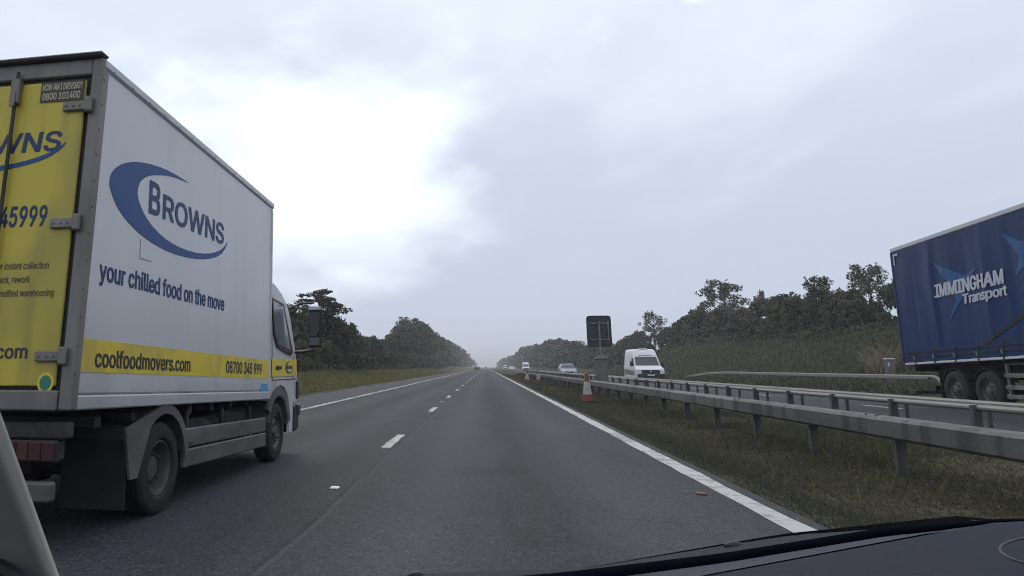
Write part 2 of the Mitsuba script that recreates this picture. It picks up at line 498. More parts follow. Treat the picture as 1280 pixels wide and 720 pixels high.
def leaf_cloud(rng, centers, radii, n, size, tones, flat_z=1.0, up=0.35):
    """n small bent leaf sprays spread round the clump centres; a colour for each clump, jittered per spray."""
    m = len(centers)
    which = rng.choice(m, n, p=radii ** 2 / (radii ** 2).sum())
    d = rng.normal(0, 1, (n, 3)); d /= np.linalg.norm(d, axis=1, keepdims=True)
    r = radii[which] * rng.uniform(0.25, 1.0, n) ** 0.5
    p = centers[which] + d * r[:, None] * np.array([1, 1, flat_z])
    nrm = d * 0.7 + rng.normal(0, 0.6, (n, 3)) + [0, 0, up]
    nrm /= np.linalg.norm(nrm, axis=1, keepdims=True)
    t = np.cross(nrm, rng.normal(0, 1, (n, 3))); t /= np.linalg.norm(t, axis=1, keepdims=True) + 1e-9
    b = np.cross(nrm, t)
    s = size * rng.uniform(0.55, 1.4, n)
    L, W = (t * s[:, None]), (b * (s * rng.uniform(0.35, 0.75, n))[:, None])
    bend = nrm * (s * 0.25)[:, None]
    v = np.stack([p - L, p + W * 0.9 - bend * 0.3, p + L - bend, p - W * 0.9 + bend * 0.4], 1).reshape(-1, 3)
    i = np.arange(n)[:, None] * 4
    f = np.concatenate([i + [0, 1, 2], i + [0, 2, 3]])
    tone = np.asarray(tones)[rng.integers(0, len(tones), m)]
    clump_l = rng.uniform(0.75, 1.25, (m, 1))
    c = (tone * clump_l)[which] * rng.uniform(0.9, 1.12, (n, 1)) * (1 + rng.normal(0, 0.03, (n, 3)))
    return v, f, np.repeat(np.clip(c, 0.004, 0.4), 4, 0)


DARK = [(0.073, 0.091, 0.059), (0.087, 0.101, 0.064), (0.063, 0.078, 0.056)]
OLIVE = [(0.091, 0.103, 0.064), (0.105, 0.108, 0.069), (0.078, 0.091, 0.059)]
RUST = [(0.1, 0.098, 0.069), (0.088, 0.092, 0.064), (0.112, 0.103, 0.072)]
GREYG = [(0.089, 0.106, 0.075), (0.08, 0.096, 0.071), (0.102, 0.115, 0.08)]


def make_tree(seed, form, tones, nclump, nleaf, leaf):
    """A tree 1 unit tall: crown (leaf sprays) and trunk (tapered, with limbs to the clumps)."""
    rng = np.random.default_rng(seed)
    cs, rs = [], []
    for k in range(nclump):
        u = rng.uniform()
        if form == 'round':
            z = 0.22 + 0.70 * u ** 0.85
            prof = 0.36 * math.sqrt(max(0.02, 1 - ((z - 0.52) / 0.46) ** 2))
            rad = rng.uniform(0.07, 0.13)
        elif form == 'tall':
            z = 0.20 + 0.74 * u
            prof = 0.20 * math.sqrt(max(0.02, 1 - ((z - 0.55) / 0.46) ** 2)) * rng.uniform(0.6, 1.2)
            rad = rng.uniform(0.05, 0.09)
        elif form == 'open':
            z = 0.30 + 0.64 * u
            prof = 0.34 * math.sqrt(max(0.02, 1 - ((z - 0.60) / 0.42) ** 2)) * rng.uniform(0.5, 1.15)
            rad = rng.uniform(0.045, 0.085)
        elif form == 'pine':
            z = 0.30 + 0.66 * u
            prof = 0.33 * (1.05 - 0.55 * ((z - 0.3) / 0.7) ** 2) * rng.uniform(0.35, 1.1)
            rad = rng.uniform(0.08, 0.13)
        else:  # shrub
            z = 0.08 + 0.80 * u ** 0.8
            prof = 0.62 * math.sqrt(max(0.02, 1 - (z / 0.98) ** 2)) * rng.uniform(0.7, 1.1)
            rad = rng.uniform(0.10, 0.20)
        a = rng.uniform(0, 2 * np.pi)
        q = prof * math.sqrt(rng.uniform(0.25, 1))
        cs.append((q * math.cos(a), q * math.sin(a), z)); rs.append(rad)
    if form in ('shrub', 'tall', 'open'):  # shoots that stand out of the top
        for k in range(10):
            a, q = rng.uniform(0, 2 * np.pi), rng.uniform(0, 0.4 if form == 'shrub' else 0.2)
            top = rng.uniform(0.78, 1.0) - 0.25 * q
            for s in range(3):
                cs.append((q * math.cos(a), q * math.sin(a), top - s * 0.06)); rs.append(0.022 + 0.014 * s)
    cs, rs = np.array(cs), np.array(rs)
    crown = leaf_cloud(rng, cs, rs, nleaf, leaf, tones, 0.32 if form == 'pine' else 0.85)
    tubes = []
    if form == 'shrub':
        for k in range(5):
            a = rng.uniform(0, 6.28)
            tubes.append(tube([(0.05 * math.cos(a), 0.05 * math.sin(a), -0.05), (0.2 * math.cos(a), 0.2 * math.sin(a), 0.35), (0.33 * math.cos(a), 0.33 * math.sin(a), 0.7)], [0.022, 0.015, 0.006], 5))
    else:
        bx, by = rng.uniform(-0.04, 0.04, 2)
        tubes.append(tube([(0, 0, -0.06), (0.3 * bx, 0.3 * by, 0.2), (bx, by, 0.5), (1.2 * bx, 1.2 * by, 0.9)], [0.030, 0.022, 0.014, 0.004], 7))
        for k in rng.choice(len(cs), min(22, len(cs)), replace=False):
            c = cs[k]
            z0 = max(0.15, min(0.75, c[2] - 0.10 - 0.5 * math.hypot(c[0], c[1])))
            t = z0 / 0.5 if z0 < 0.5 else 1
            s = np.array([bx * t, by * t, z0])
            mid = (s + c) / 2 + [0, 0, -0.02]
            tubes.append(tube([s, mid, c], [0.010, 0.007, 0.003], 5))
    return mikit.ply((crown[0], crown[1]), M_VC, False, color=crown[2]), mikit.ply(cat(*tubes), M_BARK, True)


KINDS = {
    'round': [make_tree(1, 'round', OLIVE, 70, 4200, 0.030), make_tree(2, 'round', DARK, 75, 4200, 0.030), make_tree(3, 'round', RUST, 65, 4000, 0.030)],
    'far': [make_tree(4, 'round', DARK, 45, 1300, 0.060), make_tree(5, 'round', GREYG, 45, 1300, 0.060), make_tree(6, 'tall', DARK, 40, 1200, 0.052)],
    'tall': [make_tree(7, 'tall', DARK, 60, 3600, 0.019), make_tree(8, 'tall', GREYG, 60, 3600, 0.019)],
    'open': [make_tree(9, 'open', OLIVE, 62, 3000, 0.019), make_tree(10, 'open', DARK, 55, 2600, 0.018)],
    'pine': [make_tree(11, 'pine', [(0.046, 0.056, 0.042), (0.056, 0.062, 0.046)], 46, 5200, 0.017)],
    'shrub': [make_tree(21, 'shrub', OLIVE, 42, 1900, 0.068), make_tree(22, 'shrub', DARK, 46, 1900, 0.068), make_tree(23, 'shrub', RUST, 40, 1700, 0.070), make_tree(24, 'shrub', GREYG, 44, 1800, 0.068)],
}
vrng = random.Random(5)


def plant(name, kind, x, y, h, label, category, group=None, width=1.0, variant=None, z=None):
    k = thing(name, label, category, group)
    v = KINDS[kind][vrng.randrange(len(KINDS[kind])) if variant is None else variant]
    z = float(ground_z(x, y)) if z is None else z
    m = T().translate([x, y, z - 0.05]).rotate([0, 0, 1], vrng.uniform(0, 360)).scale([h * width, h * width, h])
    scene[k + '__crown'] = {**v[0], 'to_world': m}
    scene[k + ('__stems' if kind == 'shrub' else '__trunk')] = {**v[1], 'to_world': m}
    return k


def tree_to(x, y, top, kind, label, group=None, width=1.0, variant=None, name='tree'):
    return plant(name, kind, x, y, top - float(ground_z(x, y)), label, 'tree', group, width, variant)


ORD = ['first', 'second', 'third', 'fourth', 'fifth', 'sixth', 'seventh', 'eighth', 'ninth', 'tenth', '11th', '12th', '13th', '14th', '15th', '16th', '17th', '18th', '19th', '20th', '21st', '22nd', '23rd', '24th'] + [f'{i}{"st" if i % 10 == 1 else "nd" if i % 10 == 2 else "rd" if i % 10 == 3 else "th"}' for i in range(25, 60)]


def in_order(spots):
    """(ordinal, spot) of the spots by the angle at which they stand from the road's line, outermost first."""
    return [(ORD[i], q) for i, q in enumerate(sorted(spots, key=lambda q: -abs(q[0]) / q[1]))]


# --- left of the road
tree_to(-15, 64, 8.6, 'pine', 'dark layered pine standing right behind the cab and mirror of the yellow and white truck', width=1.15, name='pine_tree')
tree_to(-17, 166, 13.0, 'round', 'broad round-headed tree standing tallest over the left hedge, its crown domed against the sky', width=1.0, variant=0)
for o_, (x, y, t) in in_order(((-15.5, 56, 6.4), (-14.2, 66, 6.0), (-14.3, 73, 5.7), (-15, 79, 5.4), (-15, 85, 5.1), (-15, 92, 5.2), (-15, 101, 5.2), (-15.3, 109, 5.5))):
    plant('hedge_tree', 'shrub', x, y, t - float(ground_z(x, y)), f'bushy hedge tree, {o_} from the truck mirror towards the broad round tree', 'tree', 'bushy trees of the left hedge', width=0.85)
for o_, (x, y, t) in in_order(((-16, 132, 7.6), (-17, 152, 10.6), (-17, 185, 12.6), (-17, 208, 13.0))):
    tree_to(x, y, t, 'round', f'full green tree crowding the broad round tree on the left, {o_} from the left', 'trees crowding the broad round tree', width=1.05)
for o_, (x, y, t) in in_order(((-17, 240, 11.8), (-17, 285, 12.2), (-18, 330, 13.0), (-17, 379, 13.6), (-18, 460, 14.5), (-18, 566, 16.4), (-18, 680, 14), (-17, 801, 12.5), (-17, 1000, 11), (-17, 1229, 9.5))):
    tree_to(x, y, t, 'far', f'hazy tree in the left belt, {o_} after the broad round tree towards the vanishing point', 'distant trees left of the road', width=1.25)
srng = random.Random(8)
spots = []
for i in range(34):
    y = 44 + i * 3.6 + srng.uniform(-1, 1) + max(0, i - 18) * 3.0
    spots.append((-13.15 - srng.uniform(0, 1.2), y, srng.uniform(1.7, 3.0) + (0.6 if y > 120 else 0)))
for o_, (x, y, t) in in_order(spots):
    plant('bush', 'shrub', x, y, t, f'low bush at the foot of the left hedge, {o_} from the truck cab', 'bush', 'bushes at the foot of the left hedge', width=0.8)
for o_, (x, y, t) in in_order(((-15, 20, 7), (-16, 32, 8), (-15.5, 44, 7.5))):
    tree_to(x, y, t, 'round', f'tree hidden behind the cargo box of the yellow and white truck, {o_} from its tail', 'trees behind the truck', width=1.0)

for o_, (x, y, t) in in_order(((-16, 235, 6.5), (-16, 262, 7), (-16, 296, 7), (-16.5, 345, 7.5), (-17, 400, 8), (-17, 470, 9), (-17, 560, 10), (-17, 680, 10), (-17, 840, 9))):
    plant('bush', 'shrub', x, y, t - float(ground_z(x, y)), f'bush filling in under the distant left trees, {o_} after the broad round tree', 'bush', 'bushes under the distant left trees', width=1.5)

# --- right of the road, on the bank
tree_to(33, 108, 13.8, 'open', 'large airy tree with sky showing through its crown, rising above the bank bushes', width=1.15, variant=0)
tree_to(30, 137, 11.6, 'open', 'slender ragged tree sticking up between the white van and the large airy tree', width=0.85, variant=1)
tree_to(32, 67, 10.2, 'open', 'thin open tree on the bank beside the rear end of the blue trailer', width=0.95, variant=0)
tree_to(31, 74, 9.9, 'tall', 'spiky dark tree on the bank midway between the large airy tree and the blue trailer', width=1.05, variant=0)
tree_to(32, 91, 10.4, 'open', 'sparse twiggy young tree just right of the large airy tree on the bank', width=0.6, variant=1)
tree_to(34, 62, 10.0, 'open', 'tree whose twig tips show just above the roof corner of the blue trailer', width=1.0, variant=1)
for o_, (x, y, t) in in_order(((31, 69, 8.0), (32, 72.5, 8.2), (31, 78, 8.3), (31, 81.5, 8.9), (31, 86, 9.0), (32, 97, 8.7), (31.5, 103, 9.4), (31, 113, 9.8), (31, 118, 9.0), (31, 123, 8.4), (31, 130, 8.1), (28.5, 142, 8.0), (28, 148, 7.4), (28, 154, 6.9), (27, 162, 6.5), (33, 58, 8.2), (33, 63, 8.4))):
    plant('bank_bush', 'shrub', x, y, t - float(ground_z(x, y)), f'tall dark bush in the thicket on the bank top, {o_} from the blue trailer', 'bush', 'bushes along the top of the right bank', width=0.85)
for o_, (x, y, t) in in_order(((26, 174, 7.2), (26, 184, 7.0), (26, 195, 7.2), (25, 208, 8.6), (25, 221, 9.2), (25, 233, 8.7), (25, 246, 8.9), (24, 259, 11.1), (24, 280, 10.6), (24, 305, 11.5), (23, 328, 11.7), (23, 348, 12.2), (23, 385, 12.6), (22, 421, 13.6), (22, 455, 11), (21, 485, 10.3), (21, 560, 11), (21, 644, 11.8), (20, 740, 11.5), (20, 835, 11.3), (20, 1085, 8.6))):
    tree_to(x, y, t, 'far' if y > 215 else 'round', f'hazy tree in the right belt, {o_} from the white van towards the vanishing point', 'distant trees right of the road', width=1.2)
spots = []
for i in range(30):
    y = 56 + i * 4.0 + srng.uniform(-1.5, 1.5) + max(0, i - 12) * 4.0
    spots.append(((22.5 if y > 118 else 29.2) + srng.uniform(0, 2.5), y, srng.uniform(1.5, 3.2)))
for i in range(5):
    spots.append((27.5 + srng.uniform(-1.5, 2.0), 36 + i * 3.1 + srng.uniform(-1, 1), srng.uniform(1.4, 2.4)))
for o_, (x, y, t) in in_order(spots):
    plant('bush', 'shrub', x, y, t, f'low scrubby bush on the grass slope of the right bank, {o_} from the right', 'bush', 'scrub on the right bank', width=0.85)
for o_, (x, y, t) in in_order(((24, 206, 6.0), (24, 226, 6.2), (24, 250, 6.5), (23.5, 275, 6.8), (23, 310, 7.2), (22.5, 350, 7.5), (22, 400, 8), (21.5, 460, 8), (21, 540, 8.5), (20.5, 640, 9), (20, 800, 9))):
    plant('bush', 'shrub', x, y, t - float(ground_z(x, y)), f'bush filling in under the distant right trees, {o_} from the white van', 'bush', 'bushes under the distant right trees', width=1.5)


def blades(rng, x, y, h, spread, tones, per=1, lean=0.35, wid=0.012):
    n = len(x)
    z = ground_z(x, y)
    a = rng.uniform(0, 2 * np.pi, n)
    side = np.stack([np.cos(a), np.sin(a), 0 * a], -1) * (wid * rng.uniform(0.6, 1.5, n))[:, None]
    base = np.stack([x, y, z - 0.02], -1)
    ln = np.stack([rng.normal(0, lean, n), rng.normal(0, lean, n), np.ones(n)], -1) * h[:, None]
    mid = base + ln * 0.55
    tip = base + ln + np.stack([rng.normal(0, 0.25, n) * h, rng.normal(0, 0.25, n) * h, -0.05 * h], -1)
    v = np.stack([base - side, base + side, mid + side * 0.7, mid - side * 0.7, tip], 1).reshape(-1, 3)
    i = np.arange(n)[:, None] * 5
    f = np.concatenate([i + [0, 1, 2], i + [0, 2, 3], i + [3, 2, 4]])
    c = np.asarray(tones)[rng.integers(0, len(tones), n)] * rng.uniform(0.82, 1.2, (n, 1))
    return v, f, np.repeat(c, 5, 0)


def stuff(name, parts, label, cat_):
    v = np.vstack([p[0] for p in parts]); off = np.cumsum([0] + [len(p[0]) for p in parts])[:-1]
    f = np.vstack([p[1] + o for p, o in zip(parts, off)]); c = np.vstack([p[2] for p in parts])
    k = add(name, (v, f), M_VC, None, False, color=c)
    labels[k] = {'label': label, 'category': cat_, 'kind': 'stuff'}
    return k


grng = np.random.default_rng(77)
GT = [(0.08, 0.082, 0.053), (0.09, 0.085, 0.06), (0.07, 0.072, 0.052), (0.102, 0.094, 0.068)]
GD = [(0.078, 0.084, 0.061), (0.088, 0.09, 0.067), (0.068, 0.075, 0.056)]
GY = [(0.181, 0.172, 0.099), (0.159, 0.152, 0.059), (0.129, 0.132, 0.057), (0.198, 0.183, 0.081), (0.107, 0.117, 0.048)]


def field(n, x0, x1, y0, y1, hmin, hmax, tones, wid, pw=1.0, patch=0.35, lean=0.35):
    x = grng.uniform(x0, x1, n); y = y0 + (y1 - y0) * grng.uniform(0, 1, n) ** pw
    m = meshkit.fbm(np.stack([x * 0.8, y * 0.6, 0 * x], -1), 3, 6)
    keep = grng.uniform(0, 1, n) < (1 - patch) + patch * sstep(0.35, 0.6, m)
    x, y, m = x[keep], y[keep], m[keep]
    h = grng.uniform(hmin, hmax, len(x)) * (0.45 + 1.1 * m)
    return blades(grng, x, y, h, 0, tones, lean=lean, wid=wid * np.clip(1, 1, 9))


edge = field(14000, 2.44, 2.98, 3, 45, 0.03, 0.11, GD, 0.006, 1.6)
stuff('median_grass', [field(110000, 2.7, 8.2, 4.0, 26, 0.025, 0.10, GT, 0.006, 1.3, lean=0.7), field(6000, 3.6, 6.2, 10, 60, 0.08, 0.20, [(0.066, 0.072, 0.042), (0.060, 0.065, 0.040)], 0.007, 1.2, lean=0.5), field(30000, 2.7, 8.3, 26, 120, 0.06, 0.20, GT, 0.014, 1.4), edge,
                       field(1500, 2.9, 8.2, 7, 40, 0.14, 0.32, GY, 0.004, 1.2, 0.9)],
      'rough dull green grass of the central reserve around the barrier posts', 'grass')
stuff('verge_grass', [field(42000, -13.6, -7.7, 26, 170, 0.08, 0.34, GY, 0.028, 1.4), field(9000, -8.2, -7.62, 20, 110, 0.04, 0.16, GY, 0.012, 1.3)],
      'strip of yellowish grass between the hard strip and the left hedge', 'grass')
stuff('bank_grass', [field(80000, 17.0, 31.5, 24, 130, 0.16, 0.50, GD + [(0.128, 0.128, 0.076), (0.116, 0.124, 0.070), (0.120, 0.118, 0.074)], 0.042, 1.2), field(320, 21.0, 22.0, 44.0, 45.5, 0.9, 1.9, [(0.24, 0.21, 0.15), (0.18, 0.16, 0.12)], 0.03, 1.0, 0.5)],
      'long dull grass covering the slope of the right bank behind the far barrier', 'grass')
stuff('tangled_scrub', [leaf_cloud(grng, np.stack([x_ := grng.uniform(28.3, 32, 420), y_ := grng.uniform(44, 150, 420), ground_z(x_, y_) + 0.25], -1), grng.uniform(0.5, 1.1, 420), 14000, 0.20, DARK + RUST, 0.5)],
      'brambles and low tangled growth over the right bank below the bushes', 'undergrowth')
stuff('hedge_bottom', [leaf_cloud(grng, np.stack([x_ := grng.uniform(-17, -12.8, 380), y_ := grng.uniform(40, 230, 380), ground_z(x_, y_) + 0.35], -1), grng.uniform(0.5, 1.2, 380), 13000, 0.22, DARK + RUST, 0.6)],
      'tangled low growth filling the bottom of the left hedge', 'undergrowth')


# ------------------------------------------------------------------ crash barriers
def beam(x, w, z0, z1, ys, zoff=None, c=0.035):
    """A hollow box beam's outside, rounded at its long edges, along the given y."""
    sec = [(-w / 2 + c, z0), (w / 2 - c, z0), (w / 2, z0 + c), (w / 2, z1 - c), (w / 2 - c, z1), (-w / 2 + c, z1), (-w / 2, z1 - c), (-w / 2, z0 + c)]
    n = len(sec)
    v, f = [], []
    for i, y in enumerate(ys):
        o = 0 if zoff is None else zoff[i]
        v += [(x + a, y, b + o) for a, b in sec]
    for i in range(len(ys) - 1):
        for j in range(n):
            a, b = i * n + j, i * n + (j + 1) % n
            f += [(a, b, b + n), (a, b + n, a + n)]
    m = len(ys)
    f += [(0, j + 1, j) for j in range(1, n - 1)] + [((m - 1) * n, (m - 1) * n + j, (m - 1) * n + j + 1) for j in range(1, n - 1)]
    return trimesh.Trimesh(v, f, process=False)


def zpost(h, w=0.11, d=0.10, t=0.012):
    """A Z-section post."""
    return cat(cbox(-w / 2, w / 2, -t / 2, t / 2, 0, h), cbox(-w / 2, -w / 2 + t, -d / 2, -t / 2 - 0.001, 0, h), cbox(w / 2 - t, w / 2, t / 2 + 0.001, d / 2, 0, h))


def barrier(label, x, w, z0, z1, y0, y1, step, post_x, post_w, post_top, first=None, ramp_far=False, splices=True, group=None):
    b = thing('crash_barrier', label, 'crash barrier', group)
    if ramp_far:
        ys = [y0, y1 - 9, y1 - 6, y1 - 3, y1]
        zo = [0, 0, -0.1, -0.3, -0.5]
    else:
        ys, zo = [y0, y1], None
    # beam in 4.8 m lengths, butted, each its own piece
    sec = 4.8
    y = y0
    pieces = []
    yend = y1 - (9 if ramp_far else 0)
    while y < yend - 0.01:
        e = min(y + sec, yend)
        pieces.append((y, e)); y = e
    for a, e in pieces[:40]:
        add('beam', beam(x, w, z0, z1, [a + 0.004, e - 0.004]), M_GALV if w > 0.2 else M_GALV2, b)
    if len(pieces) > 40:
        add('beam', beam(x, w, z0, z1, [pieces[40][0], yend]), M_GALV2, b)
    if ramp_far:
        add('ramped_end', beam(x, w, z0, z1, [yend + 0.004, y1 - 6, y1 - 3, y1], [0, -0.1, -0.3, -0.5]), M_GALV, b)
    if splices:
        for a, e in pieces[:12]:
            bolts = [cyl((x + sx * w * 0.28, a + sy, z1 - 0.002), (x + sx * w * 0.28, a + sy, z1 + 0.018), 0.014, 6) for sx in (-1, 1) for sy in (-0.12, 0.12)]
            add('splice_bolts', cat(*bolts), M_POST, b)
    g = float(ground_z(x, 20.0))
    y = first if first is not None else y0 + 1.2
    pm = {}
    k = 0
    while y < y1 - (3 if ramp_far else 0) and k < 70:
        zg = float(ground_z(post_x, y))
        h = round(post_top - zg, 2)
        if h not in pm:
            pm[h] = mikit.ply(zpost(h + 0.1, post_w, post_w * 0.9), M_POST)
        add('post', pm[h], None, b, to=T().translate([post_x, y, zg - 0.1]))
        y += step; k += 1
    return b


nb = barrier('nearest steel crash barrier, its thick box beam running back from the right edge', 4.72, 0.27, 0.365, 0.612, 0.4, 112, 2.25, 4.72, 0.13, 0.35, first=9.6 - 2.25 * 4, ramp_far=True)
barrier('middle crash barrier, a thin rail on stout posts along the oncoming carriageway', 7.80, 0.11, 0.50, 0.60, 0.6, 150, 2.4, 7.74, 0.16, 0.595, first=1.4, splices=False)
barrier('higher thin rail behind the middle crash barrier, cut off square before the trailer wheels', 8.22, 0.10, 0.53, 0.64, 13.0, 150, 2.4, 8.22, 0.07, 0.53, first=13.9, splices=False)
fb = thing('crash_barrier', 'far crash barrier on the opposite verge, its near end bent down beside the blue trailer', 'crash barrier')
ys = np.concatenate([[33.0], np.arange(37, 58, 4.8), [58, 62, 66, 70]])
zo = np.concatenate([np.zeros(len(ys) - 4), [0, -0.08, -0.28, -0.55]])
for i in range(len(ys) - 1):
    add('beam', beam(17.6, 0.13, 0.69, 0.88, [ys[i] + 0.003, ys[i + 1] - 0.003], [zo[i], zo[i + 1]], 0.03), M_GALV2, fb)
add('bent_end', tube([(17.6, 33.0, 0.82), (17.6, 32.7, 0.81), (17.6, 32.45, 0.74), (17.6, 32.3, 0.6), (17.6, 32.3, 0.15)], 0.07, 10), M_GALV2, fb, 40)
fp = mikit.ply(zpost(0.75, 0.1, 0.09), M_POST)
for y in np.arange(34.0, 66, 2.4):
    add('post', fp, None, fb, to=T().translate([17.62, float(y), 0.05]))

# ------------------------------------------------------------------ sign, cabinet, cones, marker
sg = thing('road_sign', 'dark back of a rounded rectangular road sign on a grey post in the central reserve', 'road sign')
SX, SY = 5.86, 38.9
r_ = Polygon([(-0.61, 2.23), (0.61, 2.23), (0.61, 3.86), (-0.61, 3.86)]).buffer(-0.16).buffer(0.16, 6)
pn = trimesh.creation.extrude_polygon(r_, 0.05, engine='earcut')
pn.vertices = np.stack([pn.vertices[:, 0] + SX, SY + pn.vertices[:, 2], pn.vertices[:, 1]], -1); pn.fix_normals()
add('sign_panel', pn, M_SIGNBACK, sg)
rim = r_.difference(r_.buffer(-0.035))
rm = trimesh.creation.extrude_polygon(rim, 0.03, engine='earcut')
rm.vertices = np.stack([rm.vertices[:, 0] + SX, SY - 0.031 + rm.vertices[:, 2], rm.vertices[:, 1]], -1); rm.fix_normals()
add('sign_rim', rm, M_SEAL, sg)
for z in (2.62, 3.46):
    add('bracket_rail', cbox(SX - 0.44, SX + 0.44, SY - 0.045, SY - 0.002, z - 0.03, z + 0.03, 0.008), M_FRAME, sg)
    add('clamp', cbox(SX - 0.09, SX + 0.09, SY - 0.16, SY - 0.047, z - 0.045, z + 0.045, 0.01), M_POST, sg)
add('stiffener', cbox(SX + 0.43, SX + 0.49, SY - 0.05, SY - 0.002, 2.50, 3.56, 0.006), M_FRAME, sg)
add('post', cyl((SX, SY - 0.11, 1.70), (SX, SY - 0.11, 3.56), 0.055, 14), M_FRAME, sg, 40)
cb = thing('control_cabinet', 'grey post box with a pyramid cap under the road sign, standing behind the nearest barrier', 'cabinet')
add('body', cbox(SX - 0.27, SX + 0.27, SY - 0.38, SY + 0.16, -0.05, 1.60, 0.015), M_CONC, cb)
add('cap', hull([(SX - 0.32, SY - 0.43, 1.602), (SX + 0.32, SY - 0.43, 1.602), (SX + 0.32, SY + 0.21, 1.602), (SX - 0.32, SY + 0.21, 1.602),
                 (SX - 0.32, SY - 0.43, 1.64), (SX + 0.32, SY - 0.43, 1.64), (SX + 0.32, SY + 0.21, 1.64), (SX - 0.32, SY + 0.21, 1.64), (SX - 0.07, SY - 0.17, 1.82), (SX + 0.07, SY - 0.05, 1.82)]), M_GALV, cb)
add('door', cbox(SX - 0.22, SX + 0.22, SY - 0.392, SY - 0.381, 0.35, 1.5, 0.004), M_CONC, cb)


def cone(x, y, label, lean=(0, 0), turn=0, group='traffic cones in the central reserve'):
    k = thing('traffic_cone', label, 'traffic cone', group)
    z = float(ground_z(x, y))
    R = trimesh.transformations.rotation_matrix(lean[0], (0, 1, 0))

    def lat(z0, z1, r0, r1, n=20):
        return tube([(0, 0, z0), (0, 0, z1)], [r0, r1], n)
    to = T().translate([x, y, z]).rotate([0, 1, 0], lean[0]).rotate([0, 0, 1], turn)
    rad = lambda t: 0.19 - 0.155 * t  # noqa: E731
    add('base', cat(cbox(-0.26, 0.26, -0.26, 0.26, 0.0, 0.05, 0.02), cbox(-0.21, 0.21, -0.21, 0.21, 0.05, 0.075, 0.01)), M_RUBBER, k, to=to)
    add('lower_body', lat(0.075, 0.30, rad(0.05), rad(0.27)), M_CONE, k, 40, to=to)
    add('reflective_sleeve', lat(0.30, 0.73, rad(0.27) + 0.006, rad(0.70) + 0.006), M_SLEEVE, k, 40, to=to)
    add('upper_body', tube([(0, 0, 0.73), (0, 0, 0.93), (0, 0, 0.935), (0, 0, 1.0)], [rad(0.70), rad(0.86), 0.075, 0.06], 20), M_CONE, k, 40, to=to)


cone(3.42, 26.0, 'nearest and largest orange traffic cone, with a tall white sleeve, before the sign cabinet')
cone(3.23, 59.2, 'traffic cone standing farthest left of the three, near the ramped end of the nearest barrier', lean=(2, 0))
cone(4.15, 59.4, 'pale traffic cone close beside the barrier beam, the middle one of the three', lean=(-5, 0))

mp = thing('marker_post', 'pale grey marker post on the far verge beside the blue trailer', 'post')
add('body', cbox(18.33, 18.67, 37.5, 37.8, 0.1, 1.54, 0.03), M_CONC, mp)
add('cap', cbox(18.31, 18.69, 37.48, 37.82, 1.542, 1.61, 0.03), M_TRIM, mp)
add('reflector', cbox(18.36, 18.44, 37.485, 37.498, 1.22, 1.42, 0.004), M_LETTER, mp)


# ------------------------------------------------------------------ wheels
def wheel(parent, x, y, z, r, w, side, rimfrac=0.60, truck=True, n=36, twin=False):
    """Outer face towards side*X."""
    s = side
    h = w / 2
    tyre = [(h * 0.75, r * rimfrac), (h * 0.98, r * (rimfrac + 0.06)), (h, r * 0.80), (h * 0.92, r * 0.93), (h * 0.72, r * 0.99), (h * 0.3, r), (h * 0.28, r * 0.975), (h * 0.22, r * 0.975), (h * 0.2, r),
            (-h * 0.2, r), (-h * 0.22, r * 0.975), (-h * 0.28, r * 0.975), (-h * 0.3, r), (-h * 0.72, r * 0.99), (-h * 0.95, r * 0.9), (-h, r * 0.8), (-h * 0.8, r * rimfrac)]
    t = lathe_x(tyre, n)
    rr = r * rimfrac
    if twin:
        rim = [(h * 0.78, rr * 1.0), (h * 0.80, rr * 0.95), (h * 0.55, rr * 0.90), (-h * 0.25, rr * 0.82), (-h * 0.32, rr * 0.62), (-h * 0.15, rr * 0.5), (h * 0.1, rr * 0.45), (h * 0.30, rr * 0.40), (h * 0.34, rr * 0.30), (h * 0.34, 0.001)]
    else:
        rim = [(h * 0.78, rr * 1.0), (h * 0.82, rr * 0.95), (h * 0.60, rr * 0.90), (h * 0.45, rr * 0.84), (h * 0.62, rr * 0.62), (h * 0.70, rr * 0.46), (h * 0.66, rr * 0.42), (h * 0.9, rr * 0.34), (h * 0.95, rr * 0.25), (h * 0.95, 0.001)]
    m = lathe_x(rim, n)
    parts = []
    if truck:
        for k in range(8):
            a = k * math.pi / 4
            px = h * (0.05 if twin else 0.64)
            parts.append(cyl((px, rr * 0.52 * math.cos(a), rr * 0.52 * math.sin(a)), (px + 0.05, rr * 0.52 * math.cos(a), rr * 0.52 * math.sin(a)), r * 0.032, 6))
    nuts = cat(*parts) if parts else None
    M4 = np.diag([s, 1, 1, 1.0]); M4[:3, 3] = (x, y, z)

    def put(mm):
        mm = xform(mm, M4)
        return mm
    wk = add('wheel', put(t), M_RUBBER, parent, 35)
    add('rim', put(m), M_RIM, wk, 35)
    if nuts is not None:
        add('wheel_nuts', put(nuts), M_RIM, wk)
        if not twin:
            holes = cat(*[cyl((h * 0.57, rr * 0.74 * math.cos(a), rr * 0.74 * math.sin(a)), (h * 0.575 + 0.004, rr * 0.74 * math.cos(a), rr * 0.74 * math.sin(a)), rr * 0.075, 10) for a in np.arange(10) * 0.628])
            add('vent_holes', put(holes), M_SEAL, wk)
    return wk


# ------------------------------------------------------------------ the box truck in the left lane
bt = thing('box_truck', 'white box truck with yellow rear doors and yellow stripe, in the lane to the left', 'truck')
TX, TL = -2.65, -5.10          # right and left faces of its body
YR, YF = 4.22, 8.62            # tail and front of the cargo box
ZB, ZT = 0.865, 3.36
TILT = -0.026


def tz(m):
    """The body sits a little nose-down on its springs."""
    m = m.copy(); v = np.asarray(m.vertices).copy(); v[:, 2] += TILT * (v[:, 1] - 6.4); m.vertices = v; return m


def tadd(name, m, material, parent=bt, smooth=False, **k):
    return add(name, tz(m), material, parent, smooth, **k)


